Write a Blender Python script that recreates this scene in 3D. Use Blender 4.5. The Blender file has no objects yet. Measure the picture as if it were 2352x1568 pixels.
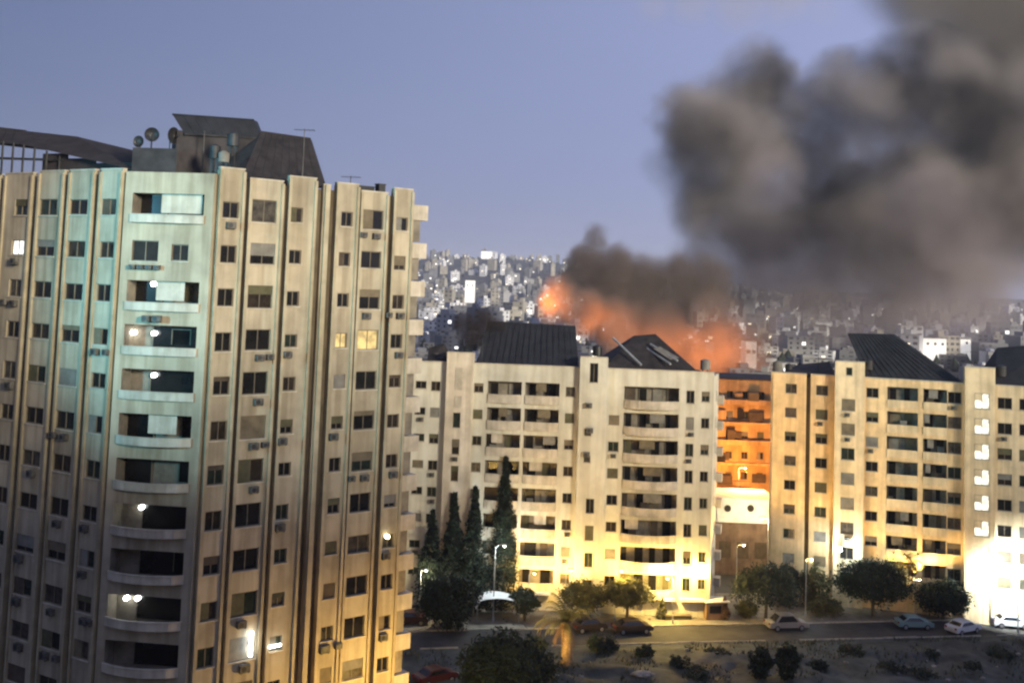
import bpy, bmesh, math, random
from mathutils import Vector, Matrix, noise
R = math.radians
RNG = random.Random(11)
S = bpy.context.scene
COL = S.collection
PI = math.pi

# ------------------------------------------------------------------ camera
EYE = Vector((0, 0, 38.5))
FP, PPX, PPY = 2500.0, 1176.0, 453.0            # focal length and principal point, in a 2352 px wide frame
ROT = Matrix.Rotation(R(90 + 4.33), 3, 'X') @ Matrix.Rotation(R(2.06), 3, 'Z')
cam_d = bpy.data.cameras.new('camera')
cam = bpy.data.objects.new('camera', cam_d)
COL.objects.link(cam)
cam.matrix_world = Matrix.Translation(EYE) @ ROT.to_4x4()
cam_d.sensor_width = 36
cam_d.lens = 36 * FP / 2352
cam_d.shift_y = -(784 - PPY) / 2352
cam_d.clip_end = 30000
S.camera = cam

# ------------------------------------------------------------------ world and sun
SUN_EL, SUN_AZ = 10.5, 40.0                      # low evening sun behind the camera, to its right
w = bpy.data.worlds.new("World")
S.world = w
w.use_nodes = True
nt = w.node_tree
nt.nodes.clear()
sky = nt.nodes.new('ShaderNodeTexSky')
sky.sky_type = 'NISHITA'
sky.sun_disc = False
sky.sun_elevation = R(SUN_EL)
sky.sun_rotation = R(180 - SUN_AZ)
sky.air_density = 1.0
sky.dust_density = 0.6
sky.ozone_density = 3.0
tint = nt.nodes.new('ShaderNodeMix')
tint.data_type = 'RGBA'
tint.blend_type = 'MULTIPLY'
tint.inputs[0].default_value = 1.0
tint.inputs[7].default_value = (1.12, 0.90, 1.0, 1)
bg = nt.nodes.new('ShaderNodeBackground')
bg.inputs[1].default_value = 0.105
wo = nt.nodes.new('ShaderNodeOutputWorld')
nt.links.new(sky.outputs[0], tint.inputs[6])
# dusk veil: an even lavender layer, a little brighter towards the right where the evening light comes from
wg = nt.nodes.new('ShaderNodeTexCoord')
sx = nt.nodes.new('ShaderNodeSeparateXYZ')
nt.links.new(wg.outputs['Generated'], sx.inputs[0])
vr = nt.nodes.new('ShaderNodeMapRange')
vr.inputs['From Min'].default_value = -0.5
vr.inputs['From Max'].default_value = 0.5
nt.links.new(sx.outputs['X'], vr.inputs['Value'])
veil = nt.nodes.new('ShaderNodeMix')
veil.data_type = 'RGBA'
veil.inputs[6].default_value = (0.95, 1.25, 2.6, 1)
veil.inputs[7].default_value = (4.1, 4.6, 7.6, 1)
nt.links.new(vr.outputs[0], veil.inputs[0])
both = nt.nodes.new('ShaderNodeMix')
both.data_type = 'RGBA'
both.inputs[0].default_value = 0.85
nt.links.new(tint.outputs[2], both.inputs[6])
nt.links.new(veil.outputs[2], both.inputs[7])
nt.links.new(both.outputs[2], bg.inputs[0])
nt.links.new(bg.outputs[0], wo.inputs[0])

sun_d = bpy.data.lights.new('sun', 'SUN')
sun_d.energy = 4.9
sun_d.angle = R(10)
sun_d.color = (1.0, 0.90, 0.70)
sun = bpy.data.objects.new('sun', sun_d)
COL.objects.link(sun)
to_sun = Vector((math.sin(R(SUN_AZ)) * math.cos(R(SUN_EL)), -math.cos(R(SUN_AZ)) * math.cos(R(SUN_EL)), math.sin(R(SUN_EL))))
sun.rotation_euler = to_sun.to_track_quat('Z', 'Y').to_euler()

S.view_settings.view_transform = 'Standard'
S.view_settings.look = 'None'
S.view_settings.exposure = 0.0
S.view_settings.gamma = 1.0
S.view_settings.use_curve_mapping = False
S.cycles.use_denoising = True
S.cycles.pixel_filter_type = 'BLACKMAN_HARRIS'
S.cycles.filter_width = 2.4
S.cycles.max_bounces = 6
S.cycles.volume_bounces = 1
S.cycles.volume_step_rate = 1.0
S.cycles.volume_max_steps = 256
S.cycles.sample_clamp_indirect = 4.0


# ------------------------------------------------------------------ where pixels look
def ray(px, py):
    return (ROT @ Vector(((px - PPX) / FP, -(py - PPY) / FP, -1.0)))


def at(px, py, y):
    d = ray(px, py)
    return EYE + d * (y / d.y)


def gp(px, py, z=0.0):
    d = ray(px, py)
    return EYE + d * ((z - EYE.z) / d.z)


# ------------------------------------------------------------------ materials
MATS = {}


def mat(name, col, rough=0.85, var=0.18, scale=1.2, streak=0.0, bump=0.15, spec=0.3, metal=0.0, col2=None, bscale=None):
    if name in MATS:
        return MATS[name]
    m = bpy.data.materials.new(name)
    m.use_nodes = True
    n = m.node_tree
    b = n.nodes['Principled BSDF']
    b.inputs['Roughness'].default_value = rough
    b.inputs['Metallic'].default_value = metal
    b.inputs['Specular IOR Level'].default_value = spec
    g = n.nodes.new('ShaderNodeNewGeometry')
    no = n.nodes.new('ShaderNodeTexNoise')
    no.inputs['Scale'].default_value = scale
    no.inputs['Detail'].default_value = 6
    no.inputs['Roughness'].default_value = 0.62
    n.links.new(g.outputs['Position'], no.inputs['Vector'])
    ramp = n.nodes.new('ShaderNodeValToRGB')
    c2 = col2 or tuple(c * (1 - var * 1.6) for c in col)
    ramp.color_ramp.elements[0].position = 0.32
    ramp.color_ramp.elements[1].position = 0.62
    ramp.color_ramp.elements[0].color = (*c2, 1)
    ramp.color_ramp.elements[1].color = (*[min(1, c * (1 + var * 0.5)) for c in col], 1)
    n.links.new(no.outputs['Fac'], ramp.inputs[0])
    out = ramp.outputs[0]
    if streak:
        mp = n.nodes.new('ShaderNodeMapping')
        mp.inputs['Scale'].default_value = (1.6, 1.6, 0.10)
        n.links.new(g.outputs['Position'], mp.inputs[0])
        ns = n.nodes.new('ShaderNodeTexNoise')
        ns.inputs['Scale'].default_value = 1.0
        ns.inputs['Detail'].default_value = 5
        n.links.new(mp.outputs[0], ns.inputs['Vector'])
        r2 = n.nodes.new('ShaderNodeValToRGB')
        r2.color_ramp.elements[0].position = 0.38
        r2.color_ramp.elements[1].position = 0.58
        k = 1 - streak
        r2.color_ramp.elements[0].color = (k, k * 0.97, k * 0.92, 1)
        r2.color_ramp.elements[1].color = (1, 1, 1, 1)
        n.links.new(ns.outputs['Fac'], r2.inputs[0])
        mx = n.nodes.new('ShaderNodeMix')
        mx.data_type = 'RGBA'
        mx.blend_type = 'MULTIPLY'
        mx.inputs[0].default_value = 1
        n.links.new(out, mx.inputs[6])
        n.links.new(r2.outputs[0], mx.inputs[7])
        out = mx.outputs[2]
    n.links.new(out, b.inputs['Base Color'])
    if bump:
        nb = n.nodes.new('ShaderNodeTexNoise')
        nb.inputs['Scale'].default_value = bscale or scale * 5
        nb.inputs['Detail'].default_value = 4
        n.links.new(g.outputs['Position'], nb.inputs['Vector'])
        bp = n.nodes.new('ShaderNodeBump')
        bp.inputs['Strength'].default_value = bump
        bp.inputs['Distance'].default_value = 0.05
        n.links.new(nb.outputs['Fac'], bp.inputs['Height'])
        n.links.new(bp.outputs[0], b.inputs['Normal'])
    MATS[name] = m
    return m


def emit(name, col, strength):
    if name in MATS:
        return MATS[name]
    m = bpy.data.materials.new(name)
    m.use_nodes = True
    b = m.node_tree.nodes['Principled BSDF']
    b.inputs['Base Color'].default_value = (0.8, 0.8, 0.8, 1)
    b.inputs['Emission Color'].default_value = (*col, 1)
    b.inputs['Emission Strength'].default_value = strength
    MATS[name] = m
    return m


def lit_room(name, col, strength):
    """a lit room behind a pane: warm light broken up by curtains and furniture"""
    m = emit(name, col, strength)
    n = m.node_tree
    b = n.nodes['Principled BSDF']
    b.inputs['Base Color'].default_value = (0.06, 0.05, 0.04, 1)
    tc = n.nodes.new('ShaderNodeTexCoord')
    no = n.nodes.new('ShaderNodeTexNoise')
    no.inputs['Scale'].default_value = 1.7
    n.links.new(tc.outputs['Object'], no.inputs['Vector'])
    mr = n.nodes.new('ShaderNodeMapRange')
    mr.inputs['From Min'].default_value = 0.3
    mr.inputs['From Max'].default_value = 0.65
    mr.inputs['To Min'].default_value = strength * 0.45
    mr.inputs['To Max'].default_value = strength * 1.2
    n.links.new(no.outputs['Fac'], mr.inputs['Value'])
    n.links.new(mr.outputs[0], b.inputs['Emission Strength'])
    return m


M_TOWER = mat('tower_plaster', (0.47, 0.405, 0.285), streak=0.26, var=0.2, scale=0.22)
M_TOWER2 = mat('tower_rib_plaster', (0.45, 0.38, 0.25), streak=0.2, var=0.16, scale=0.6)
M_GROOVE = mat('groove_shade', (0.13, 0.10, 0.06), streak=0.3, var=0.2, scale=0.8)  # darker than the walls: the shade of the recess is put into the colour
M_MID = mat('block_plaster', (0.64, 0.61, 0.49), streak=0.14, var=0.16, scale=0.2)
M_MIDP = mat('block_pilaster_plaster', (0.68, 0.60, 0.47), streak=0.2, var=0.16, scale=0.45)
M_RIGHT = mat('ochre_plaster', (0.82, 0.61, 0.33), streak=0.2, var=0.16, scale=0.45)
M_RIGHTP = mat('ochre_pilaster_plaster', (0.78, 0.63, 0.39), streak=0.2, var=0.14, scale=0.45)
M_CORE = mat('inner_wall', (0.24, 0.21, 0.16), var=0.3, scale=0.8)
M_PARAPET = mat('parapet_plaster', (0.58, 0.52, 0.41), streak=0.2, var=0.16, scale=0.7)
M_ROOF = mat('dark_roof_tiles', (0.034, 0.029, 0.027), rough=0.8, var=0.3, scale=1.0, bump=0.5)
M_ROOFB = mat('slate_roof', (0.019, 0.021, 0.026), rough=0.75, var=0.3, scale=0.8, bump=0.5)
M_ROOFP = mat('penthouse_render', (0.048, 0.042, 0.042), var=0.3, scale=0.8)
M_GLASS = mat('window_glass', (0.014, 0.013, 0.012), rough=0.16, var=0.3, scale=0.6, bump=0, spec=0.35)
M_PANES = [M_GLASS, M_GLASS, M_GLASS, mat('window_glass_brown', (0.035, 0.026, 0.018), rough=0.2, var=0.4, scale=1.5, bump=0),
           mat('curtained_glass', (0.07, 0.06, 0.045), rough=0.3, var=0.5, scale=2.5, bump=0), mat('window_glass_green', (0.022, 0.03, 0.022), rough=0.15, var=0.4, scale=1.5, bump=0)]
RP = random.Random(99)
M_FRAME = mat('window_frame', (0.20, 0.17, 0.12), var=0.2, rough=0.6, bump=0)
M_SHUT = [mat('shutter_tan', (0.18, 0.145, 0.09), var=0.2), mat('shutter_olive', (0.11, 0.10, 0.052), var=0.2),
          mat('shutter_brown', (0.10, 0.075, 0.05), var=0.25), mat('shutter_grey', (0.22, 0.205, 0.17), var=0.2)]
M_AC = mat('air_conditioner_casing', (0.13, 0.12, 0.10), var=0.4, scale=3)
M_METAL = mat('dark_metal', (0.05, 0.05, 0.05), rough=0.5, var=0.3, metal=0.5, bump=0)
M_POLE = mat('galvanised_pole', (0.42, 0.44, 0.42), rough=0.5, var=0.2, metal=0.3, bump=0)
M_WHITE = mat('white_paint', (0.78, 0.77, 0.73), var=0.1, scale=0.8)
M_DARKIN = mat('dark_interior', (0.02, 0.018, 0.016), var=0.3, bump=0)
M_LAMPW = emit('lamp_cool', (0.95, 1.0, 1.0), 14)
M_LAMPY = emit('lamp_sodium', (1.0, 0.85, 0.5), 14)
M_LITW = lit_room('lit_room_white', (1.0, 1.0, 0.96), 1.9)
M_LITY = lit_room('lit_room_yellow', (1.0, 0.70, 0.24), 1.0)
M_LITS = lit_room('lit_stairwell', (1.0, 0.96, 0.80), 1.5)


# ------------------------------------------------------------------ mesh building
class MB:
    def __init__(s):
        s.v, s.f, s.mi, s.mats = [], [], [], []

    def mid(s, m):
        if m not in s.mats:
            s.mats.append(m)
        return s.mats.index(m)

    def face(s, pts, m):
        k = len(s.v)
        s.v += [tuple(p) for p in pts]
        s.f.append(tuple(range(k, k + len(pts))))
        s.mi.append(s.mid(m))

    def hexa(s, p, m):
        """eight corners: bottom ring of four, then top ring of four"""
        k = len(s.v)
        s.v += [tuple(q) for q in p]
        for q in ((3, 2, 1, 0), (4, 5, 6, 7), (0, 1, 5, 4), (1, 2, 6, 5), (2, 3, 7, 6), (3, 0, 4, 7)):
            s.f.append(tuple(k + i for i in q))
            s.mi.append(s.mid(m))

    def box(s, x0, x1, y0, y1, z0, z1, m):
        s.hexa([(x0, y0, z0), (x1, y0, z0), (x1, y1, z0), (x0, y1, z0), (x0, y0, z1), (x1, y0, z1), (x1, y1, z1), (x0, y1, z1)], m)

    def prism(s, ring, z0, z1, m):
        n = len(ring)
        k = len(s.v)
        s.v += [(p[0], p[1], z0) for p in ring] + [(p[0], p[1], z1) for p in ring]
        i = s.mid(m)
        s.f.append(tuple(range(k + n - 1, k - 1, -1)))
        s.f.append(tuple(range(k + n, k + 2 * n)))
        s.mi += [i, i]
        for a in range(n):
            b = (a + 1) % n
            s.f.append((k + a, k + b, k + n + b, k + n + a))
            s.mi.append(i)

    def tube(s, a, b, ra, rb, m, n=8, cap=True):
        a, b = Vector(a), Vector(b)
        d = (b - a).normalized()
        u = d.orthogonal().normalized()
        v = d.cross(u)
        k = len(s.v)
        for c, r in ((a, ra), (b, rb)):
            for i in range(n):
                t = 2 * PI * i / n
                s.v.append(tuple(c + u * (math.cos(t) * r) + v * (math.sin(t) * r)))
        i = s.mid(m)
        for q in range(n):
            p = (q + 1) % n
            s.f.append((k + q, k + p, k + n + p, k + n + q))
            s.mi.append(i)
        if cap:
            s.f.append(tuple(range(k + n - 1, k - 1, -1)))
            s.f.append(tuple(range(k + n, k + 2 * n)))
            s.mi += [i, i]

    def mesh(s, name):
        me = bpy.data.meshes.new(name)
        me.from_pydata(s.v, [], s.f)
        for m in s.mats:
            me.materials.append(m)
        me.polygons.foreach_set('material_index', s.mi)
        me.update()
        return me

    def build(s, name, parent=None, loc=None, rz=0.0):
        return link(name, s.mesh(name), parent, loc, rz)


def link(name, me, parent=None, loc=None, rz=0.0):
    o = bpy.data.objects.new(name, me)
    COL.objects.link(o)
    if parent is not None:
        o.parent = parent
    if loc is not None:
        o.location = loc
    o.rotation_euler.z = rz
    return o


def smooth(o):
    o.data.polygons.foreach_set('use_smooth', [True] * len(o.data.polygons))
    return o


def tag(o, label, cat, group=None, kind=None):
    o['label'] = label
    o['category'] = cat
    if group:
        o['group'] = group
    if kind:
        o['kind'] = kind
    return o


def thing(name, label, cat, loc=(0, 0, 0), rz=0.0, group=None):
    o = bpy.data.objects.new(name, None)
    COL.objects.link(o)
    o.location = loc
    o.rotation_euler.z = rz
    o.empty_display_size = 0.5
    return tag(o, label, cat, group)


def structure(o, label, cat):
    return tag(o, label, cat, kind='structure')


# ------------------------------------------------------------------ terrain
def smooths(a, b, t):
    t = min(1, max(0, (t - a) / (b - a)))
    return t * t * (3 - 2 * t)


def terrain(x, y):
    h = 88 * math.exp(-((x + 60) / 560) ** 2) * smooths(1100, 3000, y)
    h += 28 * smooths(2500, 5200, y)
    if y > 700:
        h += 10 * smooths(700, 1800, y) * (0.5 + noise.noise(Vector((x * 0.002, y * 0.002, 3.1))))
    return h


def grid_mesh(xs, ys, fz, m):
    me = bpy.data.meshes.new('sheet')
    vs = [(x, y, fz(x, y)) for y in ys for x in xs]
    nx = len(xs)
    fs = [(j * nx + i, j * nx + i + 1, (j + 1) * nx + i + 1, (j + 1) * nx + i) for j in range(len(ys) - 1) for i in range(nx - 1)]
    me.from_pydata(vs, [], fs)
    me.materials.append(m)
    me.update()
    return me


M_GROUND = mat('bare_ground', (0.11, 0.105, 0.09), var=0.35, scale=0.05, bump=0.3, bscale=0.6)
M_FIELD = mat('rough_field', (0.056, 0.064, 0.064), var=0.5, scale=0.42, bump=0.8, bscale=2.5, col2=(0.020, 0.024, 0.022))
M_ROAD = mat('road_asphalt', (0.060, 0.057, 0.052), var=0.25, scale=0.5, bump=0.2, bscale=8)
M_PAVE = mat('pavement_concrete', (0.27, 0.24, 0.18), var=0.25, scale=0.6, bump=0.2)
M_KERB = mat('kerb_stone', (0.42, 0.38, 0.30), var=0.2, scale=1.5)

xs = [-7000, -5500, -4000, -2800] + list(range(-2000, 2001, 100)) + [2800, 4000, 5500, 7000]
ys = [-400, -100, 0, 60, 100, 140, 200, 300, 450, 600, 750] + list(range(900, 5300, 110)) + [5800, 6800, 8000]
g = link('ground', grid_mesh(xs, ys, terrain, M_GROUND))
structure(g, 'dry bare ground reaching out to the hazy hill behind the city', 'ground')
smooth(g)

# the road runs across the view just in front of the blocks, then a kerb and a raised pavement
ra, rb = gp(1120, 1446), gp(2100, 1426)
rd = (rb - ra).normalized()
rn = Vector((-rd.y, rd.x, 0))                    # away from the camera
RW = 5.6


def road_pt(u, v, z=0.0):
    return ra + rd * u + rn * v + Vector((0, 0, z))


def strip(name, u0, u1, v0, v1, z0, z1, m, label, cat, nu=1):
    mb = MB()
    for i in range(nu):
        a, b = u0 + (u1 - u0) * i / nu, u0 + (u1 - u0) * (i + 1) / nu
        p = [road_pt(a, v0), road_pt(b, v0), road_pt(b, v1), road_pt(a, v1)]
        mb.hexa([q + Vector((0, 0, z0)) for q in p] + [q + Vector((0, 0, z1)) for q in p], m)
    return structure(mb.build(name), label, cat)


strip('road', -160, 160, -RW, -0.16, -0.05, 0.02, M_ROAD, 'grey asphalt road crossing in front of the apartment blocks', 'road')
strip('pavement', -160, 160, 0.004, 12, -0.05, 0.13, M_PAVE, 'pale pavement along the foot of the apartment blocks', 'pavement')
kerb = bpy.data.objects.new('kerb', None)
COL.objects.link(kerb)
structure(kerb, 'pale kerb stones between the road and the pavement', 'kerb')
mbk = MB()
mbk.box(0.01, 1.99, -0.15, 0, -0.05, 0.15, M_KERB)
kme = mbk.mesh('kerb_stone')
for i in range(-20, 40):
    p = road_pt(i * 2.0, 0)
    link('kerb_stone', kme, kerb, p, math.atan2(rd.y, rd.x))
kerb2 = bpy.data.objects.new('verge_kerb', None)
COL.objects.link(kerb2)
structure(kerb2, 'worn kerb stones between the road and the dark field', 'kerb')
for i in range(-20, 40):
    if RNG.random() < 0.12:
        continue
    p = road_pt(i * 2.0, -RW - 0.01)
    link('kerb_stone', kme, kerb2, p + Vector((0, 0, RNG.uniform(-0.06, 0))), math.atan2(rd.y, rd.x) + RNG.uniform(-0.01, 0.01))


def field_z(x, y):
    p = Vector((x, y, 0)) - ra
    v = p.dot(rn)
    k = smooths(-RW - 0.4, -RW - 3.5, v) if v < -RW - 0.4 else 0
    return 0.012 + k * (0.55 * noise.noise(Vector((x * 0.22, y * 0.22, 1))) + 0.30 * noise.noise(Vector((x * 0.7, y * 0.7, 5))) + 0.35)


fx = [-12 + i * 0.6 for i in range(150)]
me = bpy.data.meshes.new('field')
vs, fs = [], []
nv = 46
for j in range(nv):
    v = -RW - 0.25 - j * 0.62
    for i, u in enumerate(fx):
        p = road_pt(u - 12, v)
        vs.append((p.x, p.y, field_z(p.x, p.y)))
for j in range(nv - 1):
    for i in range(len(fx) - 1):
        k = j * len(fx) + i
        fs.append((k + len(fx), k + len(fx) + 1, k + 1, k))
me.from_pydata(vs, [], fs)
me.materials.append(M_FIELD)
fld = smooth(link('field', me))
structure(fld, 'dark uneven waste ground in the foreground, below the road', 'field')


# ------------------------------------------------------------------ facades
class Face:
    """a vertical wall plane from point a to point b (seen from the camera: a on the left)"""

    def __init__(s, a, b):
        s.a = Vector((a[0], a[1], 0))
        b = Vector((b[0], b[1], 0))
        s.len = (b - s.a).length
        s.d = (b - s.a).normalized()
        s.n = Vector((s.d.y, -s.d.x, 0))
        s.rz = math.atan2(s.d.y, s.d.x)

    def p(s, u, z, out=0.0):
        return s.a + s.d * u + s.n * out + Vector((0, 0, z))

    def u(s, px, py):
        d = ray(px, py)
        t = (s.a - EYE).dot(s.n) / d.dot(s.n)
        return (EYE + d * t - s.a).dot(s.d)

    def z(s, px, py):
        d = ray(px, py)
        t = (s.a - EYE).dot(s.n) / d.dot(s.n)
        return (EYE + d * t).z


def panel(mb, face, o, u0, u1, z0, z1, holes, out, back, m, mrev):
    """front wall with openings (ua, ub, za, zb, depth, closed), standing 'out' proud with returns going 'back' deep"""
    us = sorted({u0, u1, *[h[0] for h in holes], *[h[1] for h in holes]})
    zs = sorted({z0, z1, *[h[2] for h in holes], *[h[3] for h in holes]})
    P = lambda u, z, q: face.p(u, z, q) - o
    for i in range(len(us) - 1):
        uc = (us[i] + us[i + 1]) / 2
        start = None
        for j in range(len(zs) - 1):
            zc = (zs[j] + zs[j + 1]) / 2
            free = not any(h[0] < uc < h[1] and h[2] < zc < h[3] for h in holes)
            if free and start is None:
                start = zs[j]
            if start is not None and (not free or j == len(zs) - 2):
                end = zs[j] if not free else zs[j + 1]
                mb.face([P(us[i], start, out), P(us[i + 1], start, out), P(us[i + 1], end, out), P(us[i], end, out)], m)
                start = None
    for (a, b, c, e, dep, closed) in holes:
        q = out - dep
        mb.face([P(a, c, out), P(b, c, out), P(b, c, q), P(a, c, q)], mrev)
        mb.face([P(a, e, out), P(a, e, q), P(b, e, q), P(b, e, out)], mrev)
        mb.face([P(a, c, out), P(a, c, q), P(a, e, q), P(a, e, out)], mrev)
        mb.face([P(b, c, out), P(b, e, out), P(b, e, q), P(b, c, q)], mrev)
        if closed:
            mb.face([P(a, c, q), P(b, c, q), P(b, e, q), P(a, e, q)], closed)
    q = out - back
    mb.face([P(u0, z0, q), P(u0, z0, out), P(u0, z1, out), P(u0, z1, q)], m)
    mb.face([P(u1, z0, out), P(u1, z0, q), P(u1, z1, q), P(u1, z1, out)], m)
    mb.face([P(u0, z1, out), P(u1, z1, out), P(u1, z1, q), P(u0, z1, q)], m)


WCACHE = {}


def window_meshes(wd, ht, kind):
    key = (round(wd, 2), round(ht, 2), kind)
    if key in WCACHE:
        return WCACHE[key]
    t = 0.07
    f = MB()
    f.box(-wd / 2, -wd / 2 + t, 0.10, 0.20, -ht / 2, ht / 2, M_FRAME)
    f.box(wd / 2 - t, wd / 2, 0.10, 0.20, -ht / 2, ht / 2, M_FRAME)
    f.box(-wd / 2 + t, wd / 2 - t, 0.10, 0.20, ht / 2 - t, ht / 2, M_FRAME)
    f.box(-wd / 2 + t, wd / 2 - t, 0.10, 0.20, -ht / 2, -ht / 2 + t, M_FRAME)
    if wd > 0.9:
        f.box(-0.03, 0.03, 0.105, 0.195, -ht / 2 + t, ht / 2 - t, M_FRAME)
    p = MB()
    p.box(-wd / 2 - 0.02, wd / 2 + 0.02, 0.16, 0.18, -ht / 2 - 0.02, ht / 2 + 0.02, M_GLASS)
    s = MB()
    s.box(-wd / 2 - 0.10, wd / 2 + 0.10, -0.09, 0.12, -ht / 2 - 0.08, -ht / 2 - 0.003, M_PARAPET)
    sh = MB()
    n = max(4, int(ht / 0.16))
    for i in range(n):                            # roller shutter: a curtain of slats, drawn from the top
        z1 = ht / 2 - i * ht / n
        sh.hexa([(-wd / 2 + 0.01, 0.05, z1 - ht / n + 0.012), (wd / 2 - 0.01, 0.05, z1 - ht / n + 0.012), (wd / 2 - 0.01, 0.09, z1 - ht / n + 0.012), (-wd / 2 + 0.01, 0.09, z1 - ht / n + 0.012),
                 (-wd / 2 + 0.01, 0.07, z1), (wd / 2 - 0.01, 0.07, z1), (wd / 2 - 0.01, 0.09, z1), (-wd / 2 + 0.01, 0.09, z1)], M_FRAME)
    WCACHE[key] = (f.mesh('window'), p.mesh('pane'), s.mesh('sill'), sh.mesh('shutter'))
    return WCACHE[key]


PANECACHE = {}


def set_mat(o, m):
    k = (o.data.name, m.name)
    if k not in PANECACHE:
        d = o.data.copy()
        d.materials[0] = m
        PANECACHE[k] = d
    o.data = PANECACHE[k]


mba = MB()
mba.box(-0.40, 0.40, -0.36, -0.02, -0.28, 0.28, M_AC)
mba.tube((-0.1, -0.361, 0), (-0.1, -0.375, 0), 0.2, 0.2, M_METAL, 12)
for s_ in (-0.3, 0.3):
    mba.box(s_ - 0.02, s_ + 0.02, -0.36, 0, -0.34, -0.285, M_METAL)
AC_ME = mba.mesh('air_conditioner')


def building(name, label, cat, origin):
    r = thing(name, label, cat, origin)
    ORI[r.name] = Vector(origin)
    return r


ORI = {}


def ov(root):
    return ORI[root.name]


def window(root, face, u, z, wd, ht, out=0.0, shut=0.0, shut_m=None, lit=None, half=False):
    fm, pm, sm, shm = window_meshes(wd, ht, 'w')
    w_ = link('window', fm, root, face.p(u, z, out) - ov(root), face.rz)
    pn = link('pane', pm, w_)
    set_mat(pn, lit or RP.choice(M_PANES))
    link('sill', sm, w_)
    if shut > 0.05:
        k = link('shutter', shm, w_, (0, 0, ht / 2 * (1 - shut)))
        k.scale = (1, 1, shut)
        if half:
            k.location.x = -wd * 0.25
            k.scale.x = 0.5
        set_mat(k, shut_m or M_SHUT[0])
    return w_


def aircon(root, face, u, z, out=0.0, sc=1.0):
    a = link('air_conditioner', AC_ME, root, face.p(u, z, out) - ov(root), face.rz)
    a.scale = (sc, 1, sc)
    return a


def balcony(root, face, u0, u1, zfloor, out, depth, bow=0.0, par=0.95, mwall=None, doors=(), lamps=(), clutter=True, lit=False):
    """a parapet with its floor slab, in front of a loggia that is 'depth' deep"""
    o = ov(root)
    mwall = mwall or M_PARAPET
    base = face.p((u0 + u1) / 2, zfloor, out)
    wd = u1 - u0
    n = 8 if bow else 1
    mb = MB()
    q = [(-wd / 2 + wd * i / n, -bow * math.sin(PI * i / n) ** 0.75 if bow else 0.0) for i in range(n + 1)]
    for i in range(n):
        (xa, ya), (xb, yb) = q[i], q[i + 1]
        mb.hexa([(xa, ya - 0.14, -0.12), (xb, yb - 0.14, -0.12), (xb, yb - 0.02, -0.12), (xa, ya - 0.02, -0.12),
                 (xa, ya - 0.14, par), (xb, yb - 0.14, par), (xb, yb - 0.02, par), (xa, ya - 0.02, par)], mwall)
        mb.hexa([(xa, ya - 0.19, par + 0.002), (xb, yb - 0.19, par + 0.002), (xb, yb + 0.02, par + 0.002), (xa, ya + 0.02, par + 0.002),
                 (xa, ya - 0.19, par + 0.07), (xb, yb - 0.19, par + 0.07), (xb, yb + 0.02, par + 0.07), (xa, ya + 0.02, par + 0.07)], mwall)
        if bow:
            mb.face([(xa, ya - 0.02, 0.004), (xb, yb - 0.02, 0.004), (xb, 0, 0.004), (xa, 0, 0.004)], mwall)
            mb.face([(xa, ya - 0.02, -0.12), (xa, 0, -0.12), (xb, 0, -0.12), (xb, yb - 0.02, -0.12)], mwall)
    b = mb.build('balcony', root, base - o, face.rz)
    for (fx0, fw, z0, z1, m, nm) in doors:
        d = MB()
        xa = -wd / 2 + fx0 * wd
        xb = xa + fw * wd
        d.box(xa, xb, depth - 0.10, depth - 0.04, z0, z1, m)
        d.box(xa - 0.06, xa - 0.003, depth - 0.14, depth - 0.04, z0, z1 + 0.06, M_FRAME)
        d.box(xb + 0.003, xb + 0.06, depth - 0.14, depth - 0.04, z0, z1 + 0.06, M_FRAME)
        d.box(xa, xb, depth - 0.14, depth - 0.04, z1 + 0.003, z1 + 0.06, M_FRAME)
        d.build(nm, b)
    for (fx0, zz) in lamps:
        d = MB()
        x = -wd / 2 + fx0 * wd
        d.tube((x, depth - 0.5, zz), (x, depth - 0.18, zz), 0.16, 0.16, M_LAMPW, 10)
        d.tube((x, depth - 0.175, zz), (x, depth - 0.06, zz), 0.05, 0.05, M_METAL, 6)
        d.build('lamp', b)
    return b


def rib(root, face, u, wd, z0, z1, out, back, m, name='pilaster'):
    mb = MB()
    o = ov(root)
    ring = [face.p(u - wd / 2, 0, out) - o, face.p(u + wd / 2, 0, out) - o, face.p(u + wd / 2, 0, -back) - o, face.p(u - wd / 2, 0, -back) - o]
    mb.prism(ring, z0 - o.z, z1 - o.z, m)
    return mb.build(name, root)


# ================================================================== the tall tower on the left
TO = at(488, 490, 77.5)
A_L = at(0, 480, 85.6)
A_C1 = at(284, 480, 78.3)
A_C2 = at(490, 480, 77.5)
A_R = at(951, 480, 88.4)
dl = (Vector((A_L.x, A_L.y, 0)) - Vector((A_C1.x, A_C1.y, 0))).normalized()
A_LL = A_C1 + dl * 26
tower = building('apartment_tower', 'tall beige apartment tower with ribbed walls and stacked corner balconies', 'tower', (A_C2.x, A_C2.y, 0))
TL, TB, TR = Face(A_LL, A_C1), Face(A_C1, A_C2), Face(A_C2, A_R)
TF = 3.13
ROWS = 14
ROW_Z = [42.75 - TF * k for k in range(ROWS)]
back1 = A_R - TR.n * 16
back0 = A_LL - TL.n * 16


# the core, set back behind the bays
ins = 1.7
c_l = A_LL - TL.n * ins
c_1 = A_C1 - (TL.n + TB.n).normalized() * ins * 1.05
c_2 = A_C2 - (TB.n + TR.n).normalized() * ins * 1.08
c_r = A_R - TR.n * ins - TR.d * 0.4
ring = [c_l, c_1, c_2, c_r, back1 - TR.d * 0.4, back0]
mb = MB()
mb.prism([(p.x - ov(tower).x, p.y - ov(tower).y) for p in ring], 0, 44.2, M_CORE)
mb.build('inner_wall', tower)
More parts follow.
